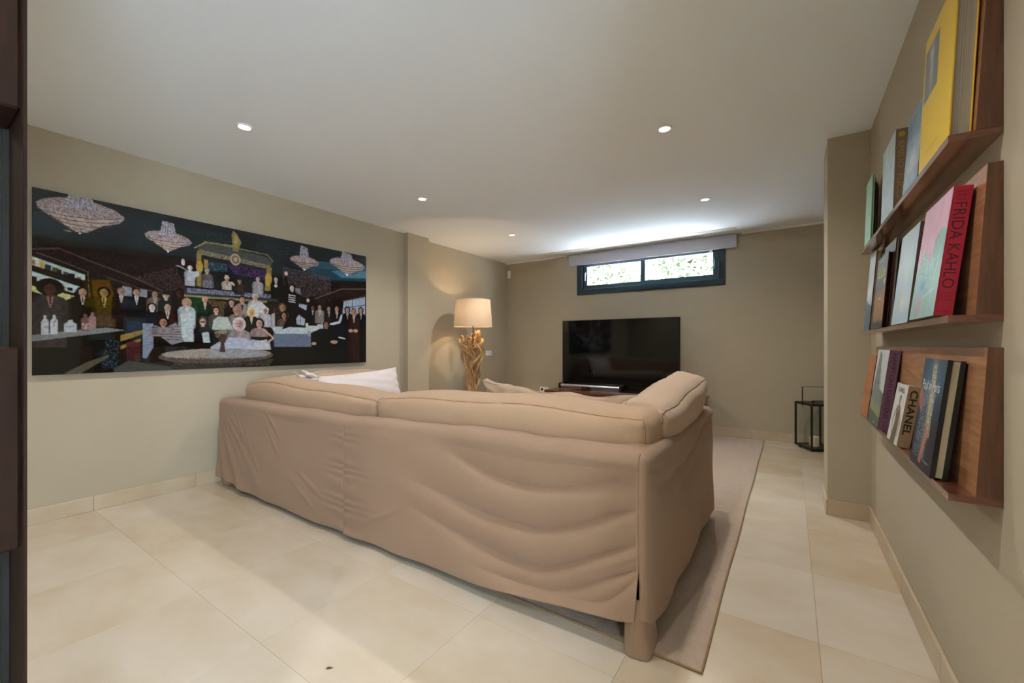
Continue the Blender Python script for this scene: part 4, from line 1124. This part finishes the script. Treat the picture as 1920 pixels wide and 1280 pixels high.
L(sb_, MB().box(-2.46, -2.34, 5.455, 5.49, .513, .556, .004)).build('display', M['blk'], sb_)
o = MB(); o.lathe([(.001, 0), (.010, 0)], n=16, cap=False); o.v = [(x - 2.42, 5.4545, z2_ + .535) for x, z2_, _ in o.v]; L(sb_, o).build('dial', M['alu'], sb_)
sw = thing('subwoofer', 'black subwoofer box on the floor in the far left corner', 'speaker', (-3.75, 5.6, 0))
autosm(L(sw, MB().box(-3.91, -3.60, 5.42, 5.74, .012, .385, .012)).build('box', M['blk'], sw), 30)
o = MB(); o.lathe([(.001, .0), (.07, .012), (.105, .004), (.115, 0)], n=32, cap=False); o.v = [(x, -.181 - z, y + .2) for x, y, z in o.v]; o.build('cone', M['blkmetal'], sw)
for x in (-.13, .13):
    for y in (-.14, .1): MB().lathe([(.015, 0), (.015, .013)], (x, y, 0), 12).build('foot', M['blk'], sw)

# ------------------------------------------------------------------ floor lamp
LX, LY = -3.60, 4.43
fl = thing('floor_lamp', 'floor lamp of twisted driftwood branches with round beige linen shade, lit', 'lamp', (LX, LY, 0))
b = MB(); b.lathe([(.17, 0), (.17, .018), (.16, .022)], n=40); b.build('base', M['walnut_dk'], fl)
MB().tube([(0, 0, .02), (0, 0, 1.62)], .006, 10).build('rod', M['blkmetal'], fl)
rr = random.Random(5)
env = [(0, .13), (.15, .07), (.3, .05), (.5, .075), (.7, .115), (.9, .15), (1.1, .175), (1.28, .185), (1.36, .16)]
def branch(a0, z0, z1, rad0, rad1, tw, amp, inner=1.0, name='branch', hook=0):
    n = 46; pts = []; R = []
    p1, p2, p3 = rr.random() * 6, rr.random() * 6, rr.random() * 6
    for i in range(n):
        f = i / (n - 1); z = z0 + (z1 - z0) * f
        e = float(interp(z, env)) * inner
        e *= .78 + .22 * math.sin(z * 9 + p1)
        a = a0 + tw * f + amp * math.sin(z * 11 + p2) + .5 * amp * math.sin(z * 23 + p3)
        x, y = e * math.cos(a), e * math.sin(a)
        if hook and f > .86:
            g = (f - .86) / .14; z -= hook * g * g; x *= 1 - .45 * g; y *= 1 - .45 * g
        pts.append((x, y, z + .012 * math.sin(f * 20 + p1)))
        r = rad0 + (rad1 - rad0) * f; R.append(r * (1 + .22 * math.sin(f * 17 + p2) + .12 * math.sin(f * 41 + p3)))
    b = MB(); b.tube(pts, R, 9); return b.build(name, M['drift'], fl, True)
for k in range(17):
    branch(k / 17 * 2 * PI + rr.uniform(-.15, .15), .02 if k % 3 else .25, rr.uniform(1.18, 1.36), rr.uniform(.015, .022), rr.uniform(.012, .018), rr.uniform(-1.1, 1.1), rr.uniform(.18, .42), rr.uniform(.85, 1.08), hook=.10 if k % 4 == 0 else 0)
for k in range(12):
    branch(rr.random() * 6.28, rr.uniform(.3, .8), rr.uniform(1.1, 1.33), .010, .007, rr.uniform(-2.2, 2.2), .4, rr.uniform(.4, .8), name='twig')
for k in range(5):
    branch(k * 1.26, .0, .75, .024, .017, rr.uniform(-.8, .8), .25, .62, name='trunk')
# shade
n = 72; b = MB(); zb_, zt_ = 1.393, 1.757; rb, rt = .263, .236
P = np.zeros((n, 10, 3))
for i in range(n):
    for j in range(10):
        f = j / 9; r = rb + (rt - rb) * f; a = 2 * PI * i / n; P[i, j] = (r * math.cos(a), r * math.sin(a), zb_ + (zt_ - zb_) * f)
grid('lamp_shade', P, M['shade'], fl, close_u=True)
for r, z in ((rb, zb_), (rt, zt_)):
    MB().tube([(r * math.cos(2 * PI * i / n), r * math.sin(2 * PI * i / n), z) for i in range(n)], .0022, 6, closed=True).build('shade_rim', M['linen_light'], fl, True)
b = MB()
for k in range(3):
    a = k * 2.094; b.tube([(0, 0, 1.62), (rt * .98 * math.cos(a), rt * .98 * math.sin(a), zt_ - .006)], .0018, 6)
b.build('shade_carrier', M['alu'], fl)
MB().lathe([(.018, 1.47), (.02, 1.53)], n=20).build('lamp_holder', M['blk'], fl)
b = MB(); b.lathe([(.012, 1.53), (.02, 1.55), (.03, 1.575), (.031, 1.59), (.024, 1.612), (.01, 1.622), (.001, 1.624)], n=24, cap=False); b.build('bulb', M['bulb'], fl, True)
ld = bpy.data.lights.new('bulb_light', 'POINT'); ld.energy = LAMP_E * 4; ld.color = (1, .72, .42); ld.shadow_soft_size = .012
lo = bpy.data.objects.new('bulb_light', ld); COL.objects.link(lo); lo.parent = fl; lo.location = (.036, -.036, 1.60)

# ------------------------------------------------------------------ lantern behind the right pillar
ln = thing('candle_lantern', 'black metal lantern with glass sides and handle on floor behind the pillar', 'lantern', (.187, 5.47, 0), math.atan2(.52, .854))
s = .285; hh = .505; t_ = .017
b = MB()
for x in (0, s - t_):
    for y in (0, s - t_): b.box(x, x + t_, y, y + t_, .022, hh, .001)
for z in (.022, hh - t_):
    for q in (0, s - t_): b.box(t_, s - t_, q, q + t_, z, z + t_, .001); b.box(q, q + t_, t_, s - t_, z, z + t_, .001)
b.build('frame', M['blkmetal'], ln)
MB().box(t_ * .3, s - t_ * .3, t_ * .3, s - t_ * .3, .026, .032).build('floor_plate', M['blkmetal'], ln)
MB().box(.004, s - .004, .004, s - .004, hh, hh + .005, .001).build('roof_plate', M['blkmetal'], ln)
for x in (.03, s - .05):
    for y in (.03, s - .05): MB().box(x, x + .02, y, y + .02, 0, .022).build('foot', M['blkmetal'], ln)
for (x0, x1, y0_, y1_) in ((t_, s - t_, .006, .009), (t_, s - t_, s - .009, s - .006), (.006, .009, t_, s - t_), (s - .009, s - .006, t_, s - t_)):
    MB().box(x0, x1, y0_, y1_, .04, hh - t_).build('pane', M['glass'], ln)
b = MB(); b.box(-.004, 0, s / 2 - .008, s / 2 + .008, hh - .03, .685); b.box(s, s + .004, s / 2 - .008, s / 2 + .008, hh - .03, .685); b.box(-.004, s + .004, s / 2 - .008, s / 2 + .008, .681, .685)
b.build('carry_handle', M['blkmetal'], ln)
b = MB(); b.box(.07, .08, .09, .10, hh, hh + .032); b.box(.20, .21, .09, .10, hh, hh + .032); b.box(.07, .21, .091, .099, hh + .028, hh + .034); b.build('lid_handle', M['blkmetal'], ln)
cd = thing('candle', 'thick pale pillar candle standing inside the black lantern', 'candle', (.187 + .854 * .13 - .52 * .15, 5.47 + .52 * .13 + .854 * .15, .0325))
MB().lathe([(.045, 0), (.045, .10), (.042, .105), (.038, .103), (.034, .085), (.001, .083)], n=32, cap=False).build('wax', M['candle'], cd, True)
MB().tube([(0, 0, .083), (.001, 0, .096)], .0012, 6).build('wick', M['blk'], cd)

# ================================================================== BOOK LEDGES
LY0, LY1 = 1.512, 3.12
labels = ['uppermost walnut book ledge on the right wall, above eye level', 'middle walnut book ledge on the right wall', 'lowest walnut book ledge on the right wall']
for k, zb in enumerate((1.660, 1.199, .742)):
    lg = thing('book_ledge', labels[k], 'shelf', (XR, LY0, zb))
    b = MB().prism([(.337, zb), (.4325, zb), (.4325, zb + .018), (.337, zb + .018)], LY0, LY1)
    L(lg, b).build('ledge_board', M['walnut'], lg)
    b = MB().prism([(.386, zb + .0181), (.4322, zb + .0181), (.4322, zb + .392), (.407, zb + .392)], LY0 + .0, LY1)
    L(lg, b).build('back_panel', M['walnut_lit'], lg)
    b = MB().prism([(.3855, zb + .0181), (.4323, zb + .0181), (.4323, zb + .3923), (.4065, zb + .3923)], LY0 - .0012, LY0 - .0001)
    L(lg, b).build('end_veneer', M['walnut_v'], lg)

def board_mat(c, rough=.4): return mat('cover_' + c, c, rough, spec=.5)
def book(label, zl, xb, y0, y1, H, t, lean, col, spine, pages, paint=None, pm=None, overhang=0, name='book', spine_col=None, base='808080', twist=0, e=.0028):
    Wd = y1 - y0
    o = thing(name, label, 'book', (xb, y0, zl + .0182 + t * math.sin(lean)), 0)
    o.rotation_euler = (0, lean, twist)
    m = board_mat(col)
    MB().box(0, e, 0, Wd, 0, H, .0006).build('front_board', m, o)
    MB().box(t - e, t, 0, Wd + overhang, 0, H, .0006).build('back_board', m, o)
    ys_ = (0, e) if spine == 'near' else (Wd - e, Wd)
    MB().box(e, t - e, ys_[0], ys_[1], 0, H).build('spine', board_mat(spine_col) if spine_col else m, o)
    p0, p1 = (e, Wd - .005) if spine == 'near' else (.005, Wd - e)
    MB().box(e, t - e, p0, p1, .004, H - .004).build('page_block', pages, o)
    if paint:
        w, h = Wd * 1000, H * 1000
        cv = Cv(w, h, 2.2, base); paint(cv, w, h)
        cv.a = cv.a[:, ::-1]                         # painters work left to right as seen from the room
        cv.mesh('cover_print', M['print'], o, (-.0004, 0, 0), (0, 1, 0), (0, 0, 1), .95)
        # the print is a thin sheet: orient its normal to the room
        o.children[-1].data.flip_normals()
    return o
ink = lambda c: board_mat(c, .6)
Z1, Z2, Z3 = 1.660, 1.199, .742

# -------- middle ledge
def pf(cv, w, h):
    cv.P('d8a9c0', [0, 0, w, 0, w, h, 0, h]); cv.P('8fb7b4', [0, 0, w, 0, w, h * .68, w * .8, h * .72, w * .62, h * .66, w * .55, h * .45, w * .28, h * .62, 0, h * .40])
    for k in range(26): cv.L(['a9c9bd', '7fa6b0', '9cc2c8', 'c8dccf'][k % 4], [4] + [w * (.1 + .8 * RS.rand()), h * .1 + h * .4 * RS.rand()] + [w * (.1 + .8 * RS.rand()), h * .2 + h * .4 * RS.rand()])
    cv.P('cf8fb0', [w * .2, h * .06, w * .35, h * .05, w * .42, h * .2, w * .3, h * .22]); cv.soft('5c96b8', w * .4, h * .28, w * .14, h * .06); cv.mottle(.12, 14)
f = book('tall crimson-spined art book with pink and teal cover, nearest on the middle ledge', Z2, .322, 1.574, 1.846, .345, .037, .118, 'a31232', 'near', M['paper'], pf)
sp = lambda z, x=.0185: (x, -.0002, z)
dn, ux = (0, 0, -1), (1, 0, 0)
text('FRIDA KAHLO', .226, .0235, sp(.187), dn, ux, ink('3c0410'), f, extra=-.006)
for i, s_ in enumerate(('SUSANA', 'MARTINEZ', 'VIDAL')): text(s_, .022 - (.004 if i == 2 else 0), .0052, sp(.330 - .0105 * i), ux, (0, 0, 1), ink('5c0a1c'), f)
for i, s_ in enumerate(('FASHION', 'AS THE ART', 'OF BEING')): text(s_, .024, .0052, sp(.062 - .0095 * i), ux, (0, 0, 1), ink('5c0a1c'), f)
text('ASSOULINE', .025, .004, sp(.012), ux, (0, 0, 1), ink('3c0410'), f)
def pm_(cv, w, h):
    cv.P('a9c4d6', [0, 0, w, 0, w, h, 0, h]); cv.soft('c5d6dc', w * .5, h * .7, w * .5, h * .4, .7); cv.P('c5cf8a', [w * .40, h * .2, w * .52, h * .2, w * .50, h * .33, w * .43, h * .33]); cv.soft('e2e6ea', w * .6, h * .22, w * .3, h * .1, .6); cv.mottle(.08, 10)
o = book('pale blue book with dark taupe spine, second on the middle ledge', Z2, .335, 1.952, 2.225, .345, .022, .10, '564a44', 'near', M['paper'], pm_)
text('ART TELLING', .26, .012, (.011, -.0002, .18), dn, ux, ink('17120f'), o, extra=-.006)
book('dark closed book standing behind the picture-covered paperback on the middle ledge', Z2, .3585, 2.44, 2.70, .395, .012, .068, '1c1a1a', 'far', M['paper2'])
def pt(cv, w, h):
    cv.P('3d4a4e', [0, 0, w, 0, w, h, 0, h]); cv.P('6a4a38', [0, h * .1, w, h * .12, w, h * .55, 0, h * .5]); cv.N('9a5a3a', [55, 0, h * .12, w, h * .12, w, h * .55, 0, h * .5]); cv.N('c9b68a', [14, 0, h * .05, w, h * .05, w, h * .45, 0, h * .45])
    cv.P('23303a', [0, 0, w, 0, w, h * .1, 0, h * .1]); cv.E('c8bcae', [w * .85, h * .62, w * .06, h * .05]); cv.P('d9b15c', [w * .35, h * .4, w * .6, h * .4, w * .6, h * .43, w * .35, h * .43]); cv.mottle(.2, 18)
o = book('thin book with dark painterly street scene cover and yellow script, middle ledge', Z2, .337, 2.455, 2.715, .340, .019, .075, '5a1a18', 'far', M['walnut_dk'], pt)
text('iLLe', .17, .055, (-.0008, .12, .265), (0, -1, 0), (0, 0, 1), ink('d2d25a'), o)
text('MUSEO DEL PRADO', .13, .006, (-.0008, .12, .318), (0, -1, 0), (0, 0, 1), ink('d8d8c8'), o)
def pb(cv, w, h):
    cv.P('b6c6d2', [0, 0, w, 0, w, h, 0, h]); cv.P('3f6480', [0, 0, w, 0, w, h * .3, 0, h * .42]); cv.soft('dfe6ea', w * .5, h * .5, w * .5, h * .12, .8); cv.mottle(.2, 12)
book('tall black-backed book with sky blue cover at the far end of the middle ledge', Z2, .350, 2.915, 3.110, .430, .024, .075, '14171c', 'far', M['paper2'], pb)

# -------- lowest ledge
def pc(cv, w, h):
    cv.P('1c2a3c', [0, 0, w, 0, w, h, 0, h]); cv.soft('3f6a8c', w * .5, h * .8, w * .5, h * .25); cv.soft('a08a58', w * .55, h * .6, w * .10, h * .34, .9)
    cv.N('e8dca8', [35, w * .45, h * .95, w * .62, h * .95, w * .72, h * .3, w * .55, h * .3]); cv.N('9fc0d8', [22, w * .1, h * .08, w * .6, h * .1, w * .75, h * .75, w * .2, h * .8])
    cv.P('b9786a', [w * .38, h * .06, w * .50, h * .05, w * .64, h * .36, w * .58, h * .42, w * .48, h * .30]); cv.P('a06a66', [w * .03, h * .55, w * .2, h * .5, w * .28, h * .58, w * .12, h * .72, 0, h * .7]); cv.mottle(.2, 16)
o = book('black-bound book with night city lights on its jacket, nearest on the lowest ledge', Z3, .327, 1.635, 1.868, .337, .036, .113, '0b0c0f', 'far', M['paper'], pc, e=.0105)
text('Paul in Paris', .18, .030, (-.0008, .12, .255), (0, -1, 0), (0, 0, 1), ink('d9dde0'), o)
text('CITY LIGHTS', .05, .005, (-.0008, .06, .03), (0, -1, 0), (0, 0, 1), ink('d9dde0'), o)
def pch(cv, w, h):
    cv.P('d9dcda', [0, 0, w, 0, w, h, 0, h]); cv.E('6d5f50', [w * .55, h * .72, w * .09, h * .09]); cv.E('c9c2ba', [w * .58, h * .70, w * .06, h * .06])
    cv.P('6b5c4c', [w * .38, h * .62, w * .66, h * .64, w * .76, h * .34, w * .72, 0, w * .3, 0, w * .42, h * .36]); cv.L('6b5c4c', [9, w * .40, h * .58, w * .2, h * .36, w * .30, h * .14]); cv.L('6b5c4c', [9, w * .66, h * .58, w * .86, h * .38, w * .80, h * .16]); cv.P('b9afa4', [w * .46, h * .62, w * .58, h * .62, w * .54, h * .5])
o = book('short tan-spined book with bold black capitals, second on the lowest ledge', Z3, .327, 2.075, 2.262, .228, .036, .152, '8d7558', 'near', M['paper'], pch)
text('CHANEL', .168, .022, (.018, -.0002, .130), dn, ux, ink('0e0b09'), o, extra=.022)
text('CHANEL', .11, .018, (-.0008, .095, .205), (0, -1, 0), (0, 0, 1), ink('4a4440'), o)
text('EMMANUELLE DIRIX', .026, .002, (.018, -.0002, .022), ux, (0, 0, 1), ink('2a1f18'), o)
def ph_(cv, w, h):
    cv.P('c9d2d8', [0, 0, w, 0, w, h, 0, h]); cv.P('5e7072', [w * .25, h * .98, w * .42, h * .94, w * .6, h * .5, w, h * .45, w, 0, 0, 0, 0, h * .4, w * .12, h * .6]); cv.N('8a9a94', [50, w * .2, h * .9, w * .45, h * .92, w * .8, h * .4, w, h * .2, 0, h * .2])
    cv.P('8c9468', [0, h * .2, w, h * .14, w, h * .24, 0, h * .32]); cv.P('4a5c54', [0, 0, w, 0, w, h * .14, 0, h * .2]); cv.L('3a4444', [5, w * .45, h * .08, w * .47, h * .3]); cv.mottle(.12, 14); cv.P('dfe4e6', [w * .55, h * .04, w * .62, h * .04, w * .62, h * .06, w * .55, h * .06])
o = book('purple-spined garden book with a green landscape cover on the lowest ledge', Z3, .322, 2.45, 2.73, .357, .038, .122, '6d4c63', 'near', M['paper'], ph_)
text('HAMPTONS GARDENS', .288, .0155, (.0195, -.0002, .198), dn, ux, ink('1f1220'), o, extra=-.006)
text('ASSOULINE', .034, .004, (.019, -.0002, .026), dn, ux, ink('1f1220'), o)
text('THE HAMPTONS', .10, .008, (-.0008, .14, .20), (0, -1, 0), (0, 0, 1), ink('3a4a52'), o)
def po(cv, w, h):
    cv.P('b5713f', [0, 0, w, 0, w, h, 0, h]); cv.N('8a4a2c', [30, 0, 0, w, 0, w, h, 0, h]); cv.L('5a2f2a', [5, 0, h * .35, w * .4, h * .42, w * .7, h * .36, w, h * .44]); cv.mottle(.3, 16)
book('rust orange textured book at the far end of the lowest ledge', Z3, .328, 2.80, 3.035, .325, .024, .12, '3a2a22', 'far', M['paper'], po)

# -------- uppermost ledge
def py(cv, w, h):
    cv.P('e9c41c', [0, 0, w, 0, w, h, 0, h]); x0, x1 = w * .06, w * .52; q0, q1 = h * .52, h * .89
    cv.P('6f7c86', [x0, q0, x1, q0, x1, q1, x0, q1]); cv.soft('c4cbd0', (x0 + x1) / 2, q0 + (q1 - q0) * .45, w * .06, h * .13, .8); cv.soft('e2e6e8', (x0 + x1) / 2 - 5, q0 + (q1 - q0) * .8, w * .07, h * .05, .7)
o = book('very large yellow book with small grey photograph, nearest on the uppermost ledge', Z1, .343, 1.535, 1.845, .425, .041, .045, 'e0ac10', 'far', M['paper2'], py, overhang=.012, base='e9c41c')
text('COLLECTED PRINTS', .12, .006, (-.0008, .17, .045), (0, -1, 0), (0, 0, 1), ink('b8960f'), o)
def pbl(cv, w, h):
    cv.P('6f96b4', [0, 0, w, 0, w, h, 0, h]); cv.soft('cfdbe6', w * .5, h * .35, w * .35, h * .16, .9); cv.soft('3c5870', w * .2, h * .85, w * .4, h * .12, .7); cv.N('c5d4e0', [25, 0, h * .1, w, h * .1, w, h * .6, 0, h * .7]); cv.mottle(.3, 22)
book('blue photographic book with black edges beside the large yellow book', Z1, .350, 1.905, 2.125, .300, .018, .07, '20242a', 'far', M['walnut_dk'], pbl)
def pe(cv, w, h):
    cv.P('a9c2cd', [0, 0, w, 0, w, h, 0, h]); cv.P('cfd089', [w * .62, h * .72, w * .7, h * .70, w * .7, h * .98, w * .62, h * .98]); cv.P('dfe7ea', [w * .3, h * .75, w * .36, h * .75, w * .36, h * .98, w * .3, h * .98]); cv.mottle(.2, 14)
o = book('taupe-spined book with gilt lettering and pale blue cover on the uppermost ledge', Z1, .346, 2.265, 2.535, .335, .036, .03, '7d6c5c', 'near', M['paper'], pe)
text('EMILIO', .105, .017, (.018, -.0002, .230), dn, ux, ink('b59a5a'), o, extra=-.004); text('PUCCI', .095, .017, (.018, -.0002, .105), dn, ux, ink('b59a5a'), o, extra=-.004)
b = MB(); b.lathe([(.001, 0), (.011, 0)], n=24, cap=False); b.v = [(x + .018, -.0003, y + .312) for x, y, z in b.v]; b.build('gilt_emblem', ink('b59a3a'), o)
def pmt(cv, w, h): cv.P('86c2a8', [0, 0, w, 0, w, h, 0, h]); cv.soft('9fd6bd', w * .5, h * .5, w * .5, h * .5, .5)
o = book('mint green book with loose dark pages at the far end of the uppermost ledge', Z1, .344, 2.828, 3.030, .350, .010, .03, '8cc7ae', 'far', M['paper2'], pmt)
for i in range(4):
    MB().box(.012 + .006 * i, .0132 + .006 * i, .008 + .004 * i, .19, .002, .330 - .012 * i).build('loose_leaf', board_mat(['3a322c', '6a5c50', '2a2622', '8a7a68'][i], .7), o)

# repeats share a group phrase
for o in list(COL.objects):
    if o.parent or 'label' not in o: continue
    if o['category'] == 'book':
        o['group'] = 'books on the uppermost ledge' if 'uppermost' in o['label'] or 'large yellow' in o['label'] else ('books on the middle ledge' if 'middle ledge' in o['label'] else 'books on the lowest ledge')
    elif o['category'] == 'ceiling light': o['group'] = 'recessed ceiling spots'
    elif o['category'] == 'shelf': o['group'] = 'walnut book ledges on the right wall'
    elif o['category'] in ('pillow', 'cushion'): o['group'] = 'loose cushions on the sofa'
